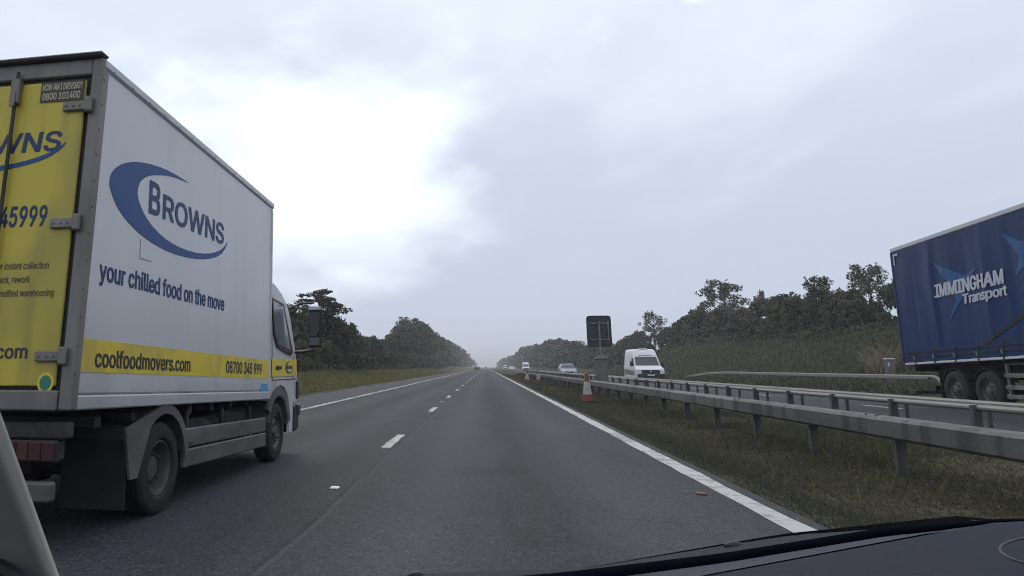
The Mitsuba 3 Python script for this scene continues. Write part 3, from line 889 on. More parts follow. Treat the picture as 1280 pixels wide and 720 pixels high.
box_ = tadd('cargo_box', cbox(TL, TX, YR + 0.06, YF, ZB + 0.10, ZT - 0.02, 0.015), M_PANEL)
tadd('roof_edge', cbox(TX - 0.05, TX + 0.022, YR + 0.02, YF + 0.02, ZT - 0.085, ZT, 0.018), M_TRIM)
tadd('roof_edge', cbox(TL - 0.022, TL + 0.05, YR + 0.02, YF + 0.02, ZT - 0.085, ZT, 0.018), M_TRIM)
tadd('floor_rail', cbox(TX - 0.06, TX + 0.010, YR + 0.03, YF, ZB, ZB + 0.097, 0.01), M_PANEL)
tadd('floor_rail', cbox(TL - 0.010, TL + 0.06, YR + 0.03, YF, ZB, ZB + 0.097, 0.01), M_PANEL)
tadd('front_corner_post', cbox(TX - 0.05, TX + 0.014, YF - 0.05, YF + 0.012, ZB + 0.1, ZT - 0.09, 0.012), M_TRIM)
stripe = tadd('yellow_stripe', cbox(TX, TX + 0.004, YR + 0.10, YF - 0.055, 1.115, 1.34), M_YSTRIPE)


def on_side(m, y0, z0, x=TX, slope=0.0):
    """Lettering laid on the truck's right side: reads towards the cab."""
    v = np.asarray(m.vertices).copy()
    q = np.stack([x + v[:, 2], y0 + v[:, 0], z0 + v[:, 1] + slope * v[:, 0]], -1)
    mm = trimesh.Trimesh(q, m.faces, process=False)
    mm.fix_normals()
    return mm


def unt(y, z):
    return z - TILT * (y - 6.4)


SW = [(6.041, 2.886), (5.62, 2.889), (5.269, 2.858), (4.958, 2.796), (4.755, 2.721), (4.626, 2.633), (4.579, 2.54), (4.625, 2.452), (4.742, 2.352), (4.956, 2.268), (5.24, 2.208), (5.617, 2.177), (6.039, 2.189), (6.435, 2.235),
      (6.784, 2.318), (6.967, 2.428), (7.029, 2.528), (6.918, 2.43), (6.69, 2.345), (6.389, 2.284), (6.034, 2.253), (5.676, 2.26), (5.381, 2.308), (5.165, 2.39), (5.043, 2.486), (5.002, 2.57), (5.053, 2.67), (5.218, 2.758), (5.557, 2.842), (5.832, 2.875)]


def chaikin(p, n=2):
    p = np.asarray(p, float)
    for _ in range(n):
        q = np.roll(p, -1, 0)
        p = np.stack([0.75 * p + 0.25 * q, 0.25 * p + 0.75 * q], 1).reshape(-1, 2)
    return p


swp = chaikin(SW, 2)
sm = poly_mesh(swp, 0.004)
mm = trimesh.Trimesh(np.stack([TX + sm.vertices[:, 2], sm.vertices[:, 0], sm.vertices[:, 1]], -1), sm.faces, process=False); mm.fix_normals()
add('blue_swoosh', mm, M_BLUE, bt, label='thick blue crescent around the firm name on the truck side')
word = cat(move(fit_text('B', 0.262, 0.20, 0.005, True), 0, 0, 0), move(fit_text('ROWNS', 0.205, 1.44, 0.005, True), 0.255, 0, 0))
add('lettering', on_side(word, 5.215, 2.446, slope=0.012), M_NAVYTXT, bt, label='BROWNS in dark blue capitals inside the crescent')
add('lettering', on_side(fit_text('your chilled food on the move', 0.136, 2.45, 0.005, True), 4.52, 1.812, slope=-0.013), M_NAVYTXT, bt, label='dark blue slogan under the crescent on the truck side')
add('lettering', on_side(fit_text('coolfoodmovers.com', 0.118, 1.63, 0.004, True), 4.52, 1.205, x=TX + 0.004, slope=-0.026), M_DARKTXT, bt, label='dark web address at the rear end of the yellow stripe')
add('lettering', on_side(fit_text('08700 345 999', 0.118, 1.20, 0.004, True), 7.07, 1.145, x=TX + 0.004, slope=-0.024), M_DARKTXT, bt, label='dark phone number at the front end of the yellow stripe')
add('sticker', on_side(trimesh.creation.box((0.27, 0.10, 0.004), trimesh.transformations.translation_matrix((0.13, 0.05, 0.002))), 8.27, 0.90), M_CYAN, bt, label='small light blue sticker at the lower front corner of the truck box')
hx = [(0, 0, 0.20, 0.006), (0, 0, 0.006, 0.15), (0.194, 0, 0.2, 0.15)]
add('hatch_outline', cat(on_side(trimesh.creation.box((0.2, 0.006, 0.003), trimesh.transformations.translation_matrix((0.1, 0.0, 0.0015))), 5.10, 2.05), on_side(trimesh.creation.box((0.006, 0.15, 0.003), trimesh.transformations.translation_matrix((0.0, 0.075, 0.0015))), 5.10, 2.05)), M_FRAME, bt)
for y in np.arange(YR + 0.2, YF, 0.29):
    pass
tadd('rivets', cat(*[cyl((TX + 0.020, y, ZT - 0.06), (TX + 0.025, y, ZT - 0.06), 0.007, 6) for y in np.arange(YR + 0.15, YF, 0.3)] + [cyl((TX + 0.012, YR + 0.03, z), (TX + 0.020, YR + 0.03, z), 0.008, 6) for z in np.arange(1.1, 3.2, 0.19)]), M_FRAME)
# tail frame and doors
fr = tadd('tail_frame', cat(cbox(TX - 0.075, TX + 0.014, YR, YR + 0.10, ZB, ZT - 0.001, 0.012), cbox(TL - 0.014, TL + 0.075, YR, YR + 0.10, ZB, ZT - 0.001, 0.012),
                            cbox(TL + 0.076, TX - 0.076, YR + 0.005, YR + 0.10, ZT - 0.13, ZT - 0.003, 0.01), cbox(TL + 0.076, TX - 0.076, YR - 0.02, YR + 0.10, ZB - 0.002, ZB + 0.13, 0.012)), M_FRAME)
tadd('roof_lip', cbox(TL - 0.02, TX + 0.024, YR - 0.05, YR + 0.06, ZT + 0.001, ZT + 0.028, 0.012), M_GUARD)
tadd('door_seal', cbox(TL + 0.077, TX - 0.077, YR + 0.035, YR + 0.058, ZB + 0.131, ZT - 0.131), M_SEAL)
XM = (TL + TX) / 2
d1 = tadd('rear_door', cbox(XM + 0.012, TX - 0.112, YR + 0.006, YR + 0.034, ZB + 0.155, ZT - 0.165, 0.008), M_YDOOR, label='right-hand yellow rear door with dark lettering')
d2 = tadd('rear_door', cbox(TL + 0.112, XM - 0.012, YR + 0.006, YR + 0.034, ZB + 0.155, ZT - 0.165, 0.008), M_YDOOR, label='left-hand yellow rear door')
for z in (2.985, 2.12, 1.215):
    hg = tadd('hinge', cat(cbox(TX - 0.265, TX - 0.045, YR - 0.022, YR + 0.004, z - 0.036, z + 0.036, 0.008), cbox(TX - 0.085, TX - 0.03, YR - 0.045, YR - 0.002, z - 0.06, z + 0.06, 0.012)), M_FRAME)
    tadd('bolts', cat(*[cyl((TX - q, YR - 0.030, z), (TX - q, YR - 0.022, z), 0.009, 6) for q in (0.13, 0.18, 0.235)]), M_FRAME, hg)
    tadd('hinge', cat(cbox(TL + 0.045, TL + 0.265, YR - 0.022, YR + 0.004, z - 0.036, z + 0.036, 0.008), cbox(TL + 0.03, TL + 0.085, YR - 0.045, YR - 0.002, z - 0.06, z + 0.06, 0.012)), M_FRAME)
for bx_ in (-3.30, -4.45):
    lb = tadd('lock_bar', cyl((bx_, YR - 0.025, ZB + 0.1), (bx_, YR - 0.025, ZT - 0.08), 0.014, 10), M_CHASSIS, smooth=40)
    tadd('keeper', cat(cbox(bx_ - 0.035, bx_ + 0.035, YR - 0.05, YR + 0.004, 3.03, 3.22, 0.008), cbox(bx_ - 0.02, bx_ + 0.02, YR - 0.06, YR - 0.05, 3.0, 3.12, 0.004)), M_FRAME, lb)
    tadd('keeper', cbox(bx_ - 0.04, bx_ + 0.04, YR - 0.045, YR + 0.004, 1.0, 1.07, 0.008), M_FRAME, lb)
    tadd('handle', cat(cbox(bx_ - 0.26, bx_ + 0.03, YR - 0.05, YR - 0.03, 1.50, 1.54, 0.008), cbox(bx_ - 0.28, bx_ - 0.2, YR - 0.03, YR + 0.004, 1.47, 1.57, 0.008)), M_FRAME, lb)


def on_rear(m, x0, z0, y=YR + 0.006):
    v = np.asarray(m.vertices)
    q = np.stack([x0 + v[:, 0], y - v[:, 2], z0 + v[:, 1]], -1)
    mm_ = trimesh.Trimesh(q, m.faces, process=False); mm_.fix_normals()
    return mm_


add('lettering', on_rear(cat(fit_text('B', 0.165, 0.165, 0.004, True, 0.1), move(fit_text('ROWNS', 0.142, 0.86, 0.004, True, 0.1), 0.19)), -3.965, 2.72), M_NAVYTXT, d1, label='BROWNS in dark blue capitals across the yellow rear doors')
s2 = poly_mesh(np.stack([(swp[:, 0] - 7.029) * 0.60, (swp[:, 1] - 2.528) * 0.62], -1), 0.004)
add('blue_swoosh', on_rear(s2, -2.86, 2.79, YR + 0.0055), M_BLUE, d1)
add('lettering', on_rear(fit_text('08700 345999', 0.142, 0.86, 0.004, True), -3.815, 2.17), M_NAVYTXT, d1, label='dark blue phone number on the yellow rear doors')
for i, (t, x1, z, h) in enumerate((('for instant collection', -2.90, 1.865, 0.047), ('pack, rework', -3.03, 1.77, 0.047), ('accredited warehousing', -2.84, 1.675, 0.047))):
    m = fit_text(t, h, None, 0.003)
    m.vertices = m.vertices * [0.66, 1, 1]
    add('lettering', on_rear(m, x1 - m.vertices[:, 0].max(), z), M_DARKTXT, d1)
m = fit_text('coolfoodmovers.com', 0.088, None, 0.004, True)
add('lettering', on_rear(m, -2.985 - m.vertices[:, 0].max(), 1.26), M_DARKTXT, d1)
pl = tadd('notice_plate', cbox(-3.115, -2.77, YR - 0.001, YR + 0.0055, 3.035, 3.192), M_PLATE)
add('lettering', tz(on_rear(fit_text('HOW AM I DRIVING?', 0.049, 0.315, 0.003, True), -3.10, 3.125, YR - 0.001)), M_CREAM, pl)
add('lettering', tz(on_rear(fit_text('0800 101400', 0.052, 0.30, 0.003, True), -3.095, 3.052, YR - 0.001)), M_CREAM, pl)
stk = lathe_x([(0.0, 0.042), (0.003, 0.042), (0.003, 0.0005)], 20)
stk = trimesh.Trimesh(np.stack([stk.vertices[:, 1] - 2.83, YR + 0.0055 - stk.vertices[:, 0], stk.vertices[:, 2] * 1.15 + 1.10], -1), stk.faces, process=False)
add('sticker', stk, M_GREEN, d1, label='round green sticker at the bottom of the yellow rear door')
stk2 = stk.copy(); stk2.vertices = np.stack([(stk.vertices[:, 0] + 2.83) * 1.4 - 2.83, stk.vertices[:, 1] + 0.002, (stk.vertices[:, 2] - 1.1) * 1.4 + 1.1], -1)
add('sticker_rim', stk2, M_YSTRIPE, d1)
# under the tail
add('rear_beam', cbox(TL + 0.02, TX - 0.03, YR + 0.03, YR + 0.16, 0.735, 0.845, 0.015), M_CHASSIS, bt)
add('rear_beam', cbox(TL + 0.02, TX - 0.08, YR + 0.06, YR + 0.14, 0.60, 0.733, 0.01), M_CHASSIS, bt)
for sx in (TX - 0.06, TL + 0.43):
    tl = add('tail_light', cbox(sx - 0.43, sx, YR + 0.012, YR + 0.055, 0.595, 0.733, 0.01), M_BLACK, bt)
    for x0_, x1_, m_ in ((-0.105, -0.012, M_RED), (-0.20, -0.111, M_RED), (-0.285, -0.206, M_ORANGE2), (-0.365, -0.291, M_RED), (-0.42, -0.371, M_LAMP)):
        add('lens', cbox(sx + x0_, sx + x1_, YR, YR + 0.0115, 0.605, 0.723, 0.006), m_, tl)
add('rear_bumper', cbox(TL + 0.05, TX - 0.10, YR + 0.01, YR + 0.10, 0.345, 0.47, 0.015), M_GUARD, bt)
add('bumper_bracket', cbox(TX - 0.65, TX - 0.57, YR + 0.101, YR + 0.2, 0.36, 0.80, 0.005), M_CHASSIS, bt)
add('bumper_bracket', cbox(TL + 0.57, TL + 0.65, YR + 0.101, YR + 0.2, 0.36, 0.80, 0.005), M_CHASSIS, bt)
add('number_plate', cbox(-4.15, -3.63, YR + 0.048, YR + 0.058, 0.615, 0.72, 0.003), M_YSTRIPE, bt)
# chassis
add('chassis_frame', cat(cbox(-3.40, -3.32, YR + 0.17, 9.6, 0.56, 0.80, 0.01), cbox(-4.43, -4.35, YR + 0.17, 9.6, 0.56, 0.80, 0.01), *[cbox(TL + 0.1, TX - 0.1, y, y + 0.08, 0.765, 0.855, 0.01) for y in np.arange(4.75, 8.4, 0.55)],
                         cyl((-4.9, 5.7, 0.38), (-2.9, 5.7, 0.38), 0.09, 12), cbox(-4.06, -3.69, 5.53, 5.87, 0.24, 0.56, 0.08)), M_CHASSIS, bt)
add('fuel_tank', cbox(-3.28, -2.80, 6.35, 7.4, 0.32, 0.70, 0.06), M_CHASSIS, bt)
add('side_box', cbox(-3.28, -2.82, 7.55, 8.25, 0.34, 0.74, 0.04), M_CHASSIS, bt)
# side guard: two rails on uprights
for z0, z1, dx in ((0.475, 0.645, 0.0), (0.30, 0.462, 0.004)):
    g = cbox(TX - 0.075, TX - 0.03 + dx, 6.16, 8.60, z0, z1, 0.012)
    tadd('side_guard_rail', g, M_GUARD)
for y in (6.3, 7.2, 8.1):
    tadd('side_guard_upright', cbox(TX - 0.115, TX - 0.077, y, y + 0.05, 0.33, 0.80, 0.005), M_CHASSIS)
add('marker_light', cbox(TX - 0.031, TX - 0.018, 6.20, 6.32, 0.50, 0.53, 0.004), M_ORANGE2, bt)
for zz in (0.3, ):
    add('side_guard_rail', cbox(TL + 0.03, TL + 0.075, 6.05, 8.52, 0.31, 0.645, 0.012), M_GUARD, bt)


def arch(y, z, r0, r1, x0, x1, a0, a1, n=14):
    """A wheel-arch band between two radii, from angle a0 to a1 (degrees, 90 = up)."""
    an = np.radians(np.linspace(a0, a1, n))
    o = [(y + r1 * math.cos(a), z + r1 * math.sin(a)) for a in an]
    i = [(y + r0 * math.cos(a), z + r0 * math.sin(a)) for a in an[::-1]]
    m_ = trimesh.creation.extrude_polygon(Polygon(o + i), x1 - x0, engine='earcut')
    v = np.asarray(m_.vertices)
    mm_ = trimesh.Trimesh(np.stack([x0 + v[:, 2], v[:, 0], v[:, 1]], -1), m_.faces, process=False); mm_.fix_normals()
    return mm_


for xa, xb in ((TX - 0.60, TX - 0.005), (TL + 0.005, TL + 0.60)):
    face = (xb - 0.022, xb) if xa > -4 else (xa, xa + 0.022)
    add('mudguard', cat(arch(5.70, 0.39, 0.465, 0.495, xa, xb, 8, 172), arch(5.70, 0.39, 0.425, 0.500, *face, 4, 150), hull([(face[0], 5.12, 0.36), (face[0], 5.24, 0.36), (face[0], 5.30, 0.60), (face[0], 5.02, 0.74), (face[0], 5.50, 0.85),
        (face[1], 5.12, 0.36), (face[1], 5.24, 0.36), (face[1], 5.30, 0.60), (face[1], 5.02, 0.74), (face[1], 5.50, 0.85)])), M_GUARD, bt)
    add('mud_flap', cbox(xa + 0.03, xb - 0.03, 5.10, 5.115, 0.14, 0.66, 0.004), M_RUBBER, bt)
wheel(bt, TX - 0.145, 5.70, 0.372, 0.372, 0.235, 1, 0.60, True, 40, True)
wheel(bt, TX - 0.42, 5.70, 0.372, 0.372, 0.235, 1, 0.60, False, 30, True)
wheel(bt, TL + 0.145, 5.70, 0.372, 0.372, 0.235, -1, 0.60, True, 30, True)
wheel(bt, TX - 0.16, 9.12, 0.372, 0.372, 0.235, 1, 0.60, True, 40)
wheel(bt, TL + 0.16, 9.12, 0.372, 0.372, 0.235, -1, 0.60, True, 30)
# cab
CX = -2.68
CXL = -5.07
prof = [(8.74, 0.78), (8.74, 2.26), (9.0, 2.30), (9.36, 2.19), (9.60, 2.06), (9.74, 1.86), (9.98, 1.36), (10.05, 1.15), (10.07, 0.72), (9.64, 0.72), (9.58, 0.82), (9.42, 0.93), (9.20, 0.97), (8.98, 0.92), (8.84, 0.84)]
pm_ = trimesh.creation.extrude_polygon(Polygon(prof), CX - CXL, engine='earcut')
v = np.asarray(pm_.vertices).copy()
cabv = np.stack([CXL + v[:, 2], v[:, 0], v[:, 1]], -1)
t_ = np.clip((cabv[:, 2] - 1.38) / 0.9, 0, 1)
cabv[:, 0] += np.where(cabv[:, 0] > XM, -1, 1) * 0.05 * t_ ** 1.5
cm = trimesh.Trimesh(cabv, pm_.faces, process=False); cm.fix_normals()
cab = add('cab', cm, M_CABWHITE, bt)


def cabside(pts, x0, x1):
    m_ = trimesh.creation.extrude_polygon(Polygon(pts), x1 - x0, engine='earcut')
    q = np.asarray(m_.vertices)
    y, z = q[:, 0], q[:, 1]
    t = np.clip((z - 1.38) / 0.9, 0, 1)
    mm_ = trimesh.Trimesh(np.stack([x0 + q[:, 2] - 0.05 * t ** 1.5, y, z], -1), m_.faces, process=False); mm_.fix_normals()
    return mm_


add('window_frame', cabside([(8.86, 2.10), (9.42, 2.06), (9.80, 1.42), (9.72, 1.36), (9.05, 1.46), (8.90, 1.62)], CX - 0.01, CX + 0.006), M_BLACK, cab, label='black frame of the cab side window')
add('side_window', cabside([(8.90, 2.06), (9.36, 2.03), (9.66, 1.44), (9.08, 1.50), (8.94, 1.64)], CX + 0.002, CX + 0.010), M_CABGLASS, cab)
add('door_stripe', cabside([(8.80, 1.08), (10.03, 1.08), (10.0, 1.31), (8.80, 1.31)], CX + 0.001, CX + 0.004), M_YSTRIPE, cab)
cr = poly_mesh(np.stack([(swp[:, 0] - 4.58) * 0.17, (swp[:, 1] - 2.18) * 0.24], -1), 0.003)
add('door_emblem', on_side(cr, 9.42, 1.11, x=CX + 0.004), M_NAVYTXT, cab)
add('door_lettering', on_side(fit_text('BROWNS', 0.045, 0.28, 0.003, True), 9.50, 1.175, x=CX + 0.004), M_NAVYTXT, cab)
add('door_handle', cbox(CX - 0.002, CX + 0.03, 8.98, 9.18, 1.17, 1.22, 0.01), M_BLACK, cab)
add('door_gap', cat(cabside([(8.845, 1.02), (8.855, 1.02), (8.855, 2.14), (8.845, 2.14)], CX, CX + 0.003), cabside([(8.85, 1.03), (10.0, 1.03), (10.0, 1.04), (8.85, 1.04)], CX, CX + 0.003), cabside([(9.845, 1.04), (9.855, 1.04), (9.855, 1.36), (9.845, 1.36)], CX, CX + 0.003)), M_SEAL, cab)
add('windscreen', hull([(CXL + 0.12, 9.755, 1.88), (CX - 0.12, 9.755, 1.88), (CX - 0.06, 9.995, 1.38), (CXL + 0.06, 9.995, 1.38), (CXL + 0.12, 9.765, 1.88), (CX - 0.12, 9.765, 1.88), (CX - 0.06, 10.005, 1.38), (CXL + 0.06, 10.005, 1.38)]), M_GLASS, cab)
add('rear_gap_panel', cbox(CXL + 0.1, CX - 0.05, 8.635, 8.735, 0.9, 2.15, 0.01), M_BLACK, cab)
add('wheel_arch', cat(arch(9.12, 0.40, 0.45, 0.555, CX - 0.03, CX + 0.014, 8, 150), arch(9.12, 0.40, 0.43, 0.452, CX - 0.5, CX + 0.010, 5, 165)), M_GUARD, cab)
add('step_panel', hull([(CX - 0.02, 9.60, 0.30), (CX - 0.02, 9.80, 0.30), (CX - 0.02, 9.82, 0.72), (CX - 0.02, 9.60, 0.72), (CX + 0.012, 9.61, 0.32), (CX + 0.012, 9.78, 0.32), (CX + 0.012, 9.80, 0.715), (CX + 0.012, 9.61, 0.715)]), M_CABWHITE, cab)
add('front_bumper', cat(cbox(CXL - 0.01, CX + 0.012, 9.825, 10.16, 0.30, 0.70, 0.05), cbox(CX - 0.08, CX + 0.03, 10.0, 10.17, 0.52, 0.68, 0.02)), M_BLACK, cab)
add('corner_deflector', cbox(CX - 0.10, CX + 0.025, 9.99, 10.10, 0.74, 1.02, 0.03), M_BLACK, cab)
add('grille', cbox(CXL + 0.4, CX - 0.4, 10.062, 10.09, 0.75, 1.12, 0.01), M_BLACK, cab)
for hx_ in (CX - 0.32, CXL + 0.02):
    add('headlight', cbox(hx_, hx_ + 0.3, 10.15, 10.175, 0.48, 0.66, 0.02), M_LAMP, cab)
for sx, s in ((CX, 1), (CXL, -1)):
    a, b_ = sorted((sx + s * 0.19, sx + s * 0.345))
    mr = add('mirror', rhull([(a, 10.04, 1.50), (b_, 10.04, 1.50), (a, 10.04, 2.06), (b_, 10.04, 2.06), (a + 0.03, 10.12, 1.55), (b_ - 0.03, 10.12, 1.55), (a + 0.03, 10.12, 2.0), (b_ - 0.03, 10.12, 2.0)], 0.018), M_BLACK, cab, 30)
    R_ = trimesh.transformations.rotation_matrix(math.radians(11), (0, 0, s)) @ trimesh.transformations.rotation_matrix(math.radians(7), (1, 0, 0))
    for nm, hz, zc in (('mirror_glass', 0.34, 1.82), ('wide_mirror_glass', 0.11, 1.57)):
        g_ = xform(trimesh.creation.box((0.145, 0.004, hz)), R_)
        g_.apply_translation(((a + b_) / 2, 10.0, zc))
        add(nm, g_, M_TREEMIRROR if nm == 'mirror_glass' else M_CABGLASS, mr)  # reflections put into the colour: dark trees above, brightness below
    add('mirror_cap', cbox(a - 0.012, b_ + 0.012, 9.995, 10.022, 2.02, 2.075, 0.008), M_TRIM, mr)
    add('mirror_arm', cat(tube([(sx - s * 0.05, 9.70, 2.02), (sx + s * 0.06, 9.95, 2.11), (sx + s * 0.24, 10.06, 2.13)], 0.015, 8)), M_BLACK, mr)
    add('mirror_arm', tube([(sx - s * 0.06, 9.90, 1.41), (sx + s * 0.06, 10.0, 1.415), (sx + s * 0.26, 10.06, 1.45)], 0.022, 8), M_BLACK, mr)

# ------------------------------------------------------------------ the curtain-sided lorry on the other carriageway
lo = thing('curtainside_lorry', 'lorry with a tall dark blue curtain-sided trailer, cut by the right edge', 'lorry')
LX, LR = 12.5, 15.05
Y0, Y1 = 10.9, 24.6
ZLB, ZLT = 1.36, 4.93


def lz(m):
    m = m.copy(); q = np.asarray(m.vertices).copy(); q[:, 2] += -0.030 * (q[:, 1] - 21.8); m.vertices = q; return m


ny, nz = 260, 14
yy, zz = np.meshgrid(np.linspace(Y0 + 0.05, Y1 - 0.06, ny), np.linspace(ZLB + 0.06, ZLT - 0.14, nz), indexing='ij')
amp = np.sin((zz - ZLB) / (ZLT - ZLB) * np.pi) ** 0.7


def fold(y, z):
    n = meshkit.noise(np.stack([y * 2.1, z * 0.25, 0 * y], -1), 3) + 0.5 * meshkit.noise(np.stack([y * 5.5, z * 0.3, 0 * y], -1), 8)
    return (n - 0.75)


xx = LX - 0.012 - 0.085 * amp * fold(yy, zz) - 0.012 * amp
v = np.stack([xx, yy, zz], -1).reshape(-1, 3)
i = np.arange(ny * nz).reshape(ny, nz)
f = np.stack([i[:-1, :-1], i[:-1, 1:], i[1:, 1:], i[1:, :-1]], -1).reshape(-1, 4)
cu = add('curtain', lz(tri((v, f))), M_CURTAIN, lo, True, label='dark blue side curtain with vertical folds')
ladd = lambda name, m, mt, parent=lo, smooth=False, **k: add(name, lz(m), mt, parent, smooth, **k)  # noqa: E731
ladd('trailer_body', cbox(LX + 0.06, LR, Y0, Y1, ZLB, ZLT - 0.02, 0.02), M_CURTAIN)
ladd('roof_rail', cbox(LX - 0.035, LX + 0.10, Y0, Y1 + 0.01, ZLT - 0.135, ZLT, 0.02), M_TRIM)
ladd('roof_rail', cbox(LR - 0.06, LR + 0.02, Y0, Y1 + 0.01, ZLT - 0.135, ZLT, 0.02), M_TRIM)
ladd('roof', cbox(LX + 0.101, LR - 0.061, Y0, Y1, ZLT - 0.03, ZLT + 0.01, 0.01), M_TRIM)
ladd('rear_post', cbox(LX - 0.03, LX + 0.10, Y1 - 0.055, Y1 + 0.03, ZLB - 0.02, ZLT - 0.137, 0.012), M_CURTAIN)
ladd('rear_doors', cbox(LX + 0.101, LR - 0.02, Y1 + 0.001, Y1 + 0.04, ZLB, ZLT - 0.14, 0.01), M_CURTAIN)
n_ = 0
for y in np.arange(Y0 + 0.2, Y1 - 0.3, 0.92):
    ladd('bottom_rail', cbox(LX - 0.035, LX + 0.058, y, min(y + 0.86, Y1 - 0.08), ZLB - 0.02, ZLB + 0.045, 0.01), M_TRIM)
    st = ladd('curtain_strap', cbox(LX - 0.048, LX - 0.040, y - 0.045, y - 0.01, ZLB - 0.06, ZLB + 0.42, 0.002), M_BLACK)
    ladd('buckle', cbox(LX - 0.066, LX - 0.049, y - 0.06, y + 0.005, ZLB + 0.12, ZLB + 0.22, 0.006), M_FRAME, st)
for z in (0.20, 0.33):
    ladd('hem_band', cbox(LX - 0.0385, LX - 0.034, Y0 + 0.1, Y1 - 0.1, ZLB + z - 0.02, ZLB + z + 0.02), M_SEAL)
ladd('corner_marking', cat(cbox(LX - 0.042, LX - 0.036, Y1 - 0.40, Y1 - 0.14, ZLT - 0.28, ZLT - 0.22), cbox(LX - 0.042, LX - 0.036, Y1 - 0.20, Y1 - 0.14, ZLT - 0.56, ZLT - 0.281)), M_LETTER)


def on_lorry(m, y0, z0, slope=0.0, off=0.0):
    """Print on the curtain: reads towards the camera side; it follows the folds."""
    m_ = m
    for _ in range(2):
        m_ = m_.subdivide_to_size(0.07) if _ == 0 else m_
    q = np.asarray(m_.vertices)
    y = y0 - q[:, 0]; z = z0 + q[:, 1] + slope * q[:, 0]
    zn = z + 0.030 * (y - 21.8)
    am = np.sin(np.clip((zn - ZLB) / (ZLT - ZLB), 0.001, 0.999) * np.pi) ** 0.7
    x = LX - 0.012 - 0.085 * am * fold(y, zn) - 0.012 * am - q[:, 2] - 0.008 - off
    mm_ = trimesh.Trimesh(np.stack([x, y, z], -1), m_.faces, process=False); mm_.fix_normals()
    return mm_




def heavy(m, d):
    """Thicker strokes: the word again a little to each side, each a hair lower."""
    return cat(m, move(m, d, 0, -0.0015), move(m, -d, 0, -0.003))


add('lettering', on_lorry(heavy(fit_text('IMMINGHAM', 0.345, 2.72, 0.006, True, 0.10), 0.016), 22.62, 3.13, 0.035, 0.012), M_LETTER, cu, label='IMMINGHAM in white capitals on the blue curtain')
add('lettering', on_lorry(heavy(fit_text('Transport', 0.245, 1.68, 0.006, True, 0.08), 0.012), 21.52, 2.86, 0.045, 0.012), M_LETTER, cu, label='Transport in white letters under the first word')


def star(pts):
    yz = np.array(pts)
    q = np.stack([22.6 - yz[:, 0], yz[:, 1]], -1)
    return on_lorry(poly_mesh(q, 0.004), 22.6, 0.0)


add('star_emblem', star([(22.55, 4.10), (21.36, 3.60), (20.7, 3.75), (21.35, 3.40), (21.50, 3.05), (22.20, 2.38), (21.78, 2.98), (21.95, 3.40)]), M_STAR, cu, label='pale blue swallow-tailed star behind the lettering')
add('star_emblem', star([(19.78, 4.44), (19.12, 4.12), (18.2, 4.55), (18.55, 3.9), (18.1, 3.2), (18.95, 3.65), (19.52, 3.36), (19.30, 3.78)]), M_STAR, cu, label='second pale blue star at the right edge of the view')
add('curtain_print', star([(21.0, 1.75), (19.3, 2.55), (18.3, 2.95), (17.2, 3.0), (17.2, 2.90), (18.3, 2.84), (19.3, 2.44), (20.9, 1.72)]), M_SEAL, cu)
# running gear
add('chassis_frame', cat(cbox(LX + 0.75, LX + 0.87, 11.2, 24.4, 0.88, 1.26, 0.02), cbox(LR - 0.87, LR - 0.75, 11.2, 24.4, 0.88, 1.26, 0.02), cbox(LX + 0.08, LR - 0.1, 24.35, 24.45, 0.42, 0.52, 0.02), cbox(LX + 0.10, LR - 0.12, 24.25, 24.33, 1.08, 1.28, 0.01),
                         *[cyl((LX + 0.2, y, 0.60), (LR - 0.2, y, 0.60), 0.09, 10) for y in (21.1, 22.4, 23.65)]), M_CHASSIS, lo)
for y in (21.1, 22.4):
    wheel(lo, LX + 0.20, y, 0.60, 0.515, 0.36, -1, 0.56, True, 36)
    wheel(lo, LR - 0.20, y, 0.60, 0.515, 0.36, 1, 0.56, False, 24)
    add('mudguard', arch(y, 0.60, 0.55, 0.57, LX + 0.02, LX + 0.42, 25, 155), M_BLACK, lo)
add('mud_flap', cbox(LX + 0.05, LX + 0.42, 23.05, 23.07, 0.25, 1.1, 0.004), M_RUBBER, lo)
sgd = add('side_guard', cat(*[cbox(LX + 0.02, LX + 0.08, y, y + 0.06, 0.42, 1.28, 0.005) for y in (13.2, 15.0, 16.8, 18.6, 20.3)]), M_FRAME, lo)
for z in (0.44, 0.66, 0.95):
    add('rail', cbox(LX + 0.0, LX + 0.018, 13.0, 20.40, z, z + 0.10, 0.006), M_FRAME, sgd)
add('landing_leg', cat(cbox(LX + 0.6, LX + 0.75, 13.3, 13.45, 0.15, 1.2, 0.01), cbox(LR - 0.75, LR - 0.6, 13.3, 13.45, 0.15, 1.2, 0.01)), M_CHASSIS, lo)
# tractor, beyond the right edge of the photograph
ct = add('tractor_cab', cat(rhull([(LX + 0.1, 7.7, 1.0), (LR - 0.1, 7.7, 1.0), (LX + 0.1, 9.8, 1.0), (LR - 0.1, 9.8, 1.0), (LX + 0.15, 7.9, 3.2), (LR - 0.15, 7.9, 3.2), (LX + 0.12, 9.8, 3.7), (LR - 0.12, 9.8, 3.7)], 0.1), cbox(LX + 0.1, LR - 0.1, 7.62, 9.2, 0.4, 0.95, 0.06)), M_WHITE, lo, 30)
add('side_window', cbox(LX + 0.005, LX + 0.03, 7.95, 8.7, 2.0, 2.8, 0.01), M_GLASS, ct)
add('tractor_frame', cbox(LX + 0.75, LR - 0.75, 8.0, 13.2, 0.6, 0.9, 0.02), M_CHASSIS, lo)
for y in (8.6, 11.9):
    wheel(lo, LX + 0.2, y, 0.60, 0.515, 0.34, -1, 0.56, True, 30)
    wheel(lo, LR - 0.2, y, 0.60, 0.515, 0.34, 1, 0.56, False, 24)


# ------------------------------------------------------------------ vans and cars
def place(x, y, z, rot):
    return T().translate([x, y, z]).rotate([0, 0, 1], rot)


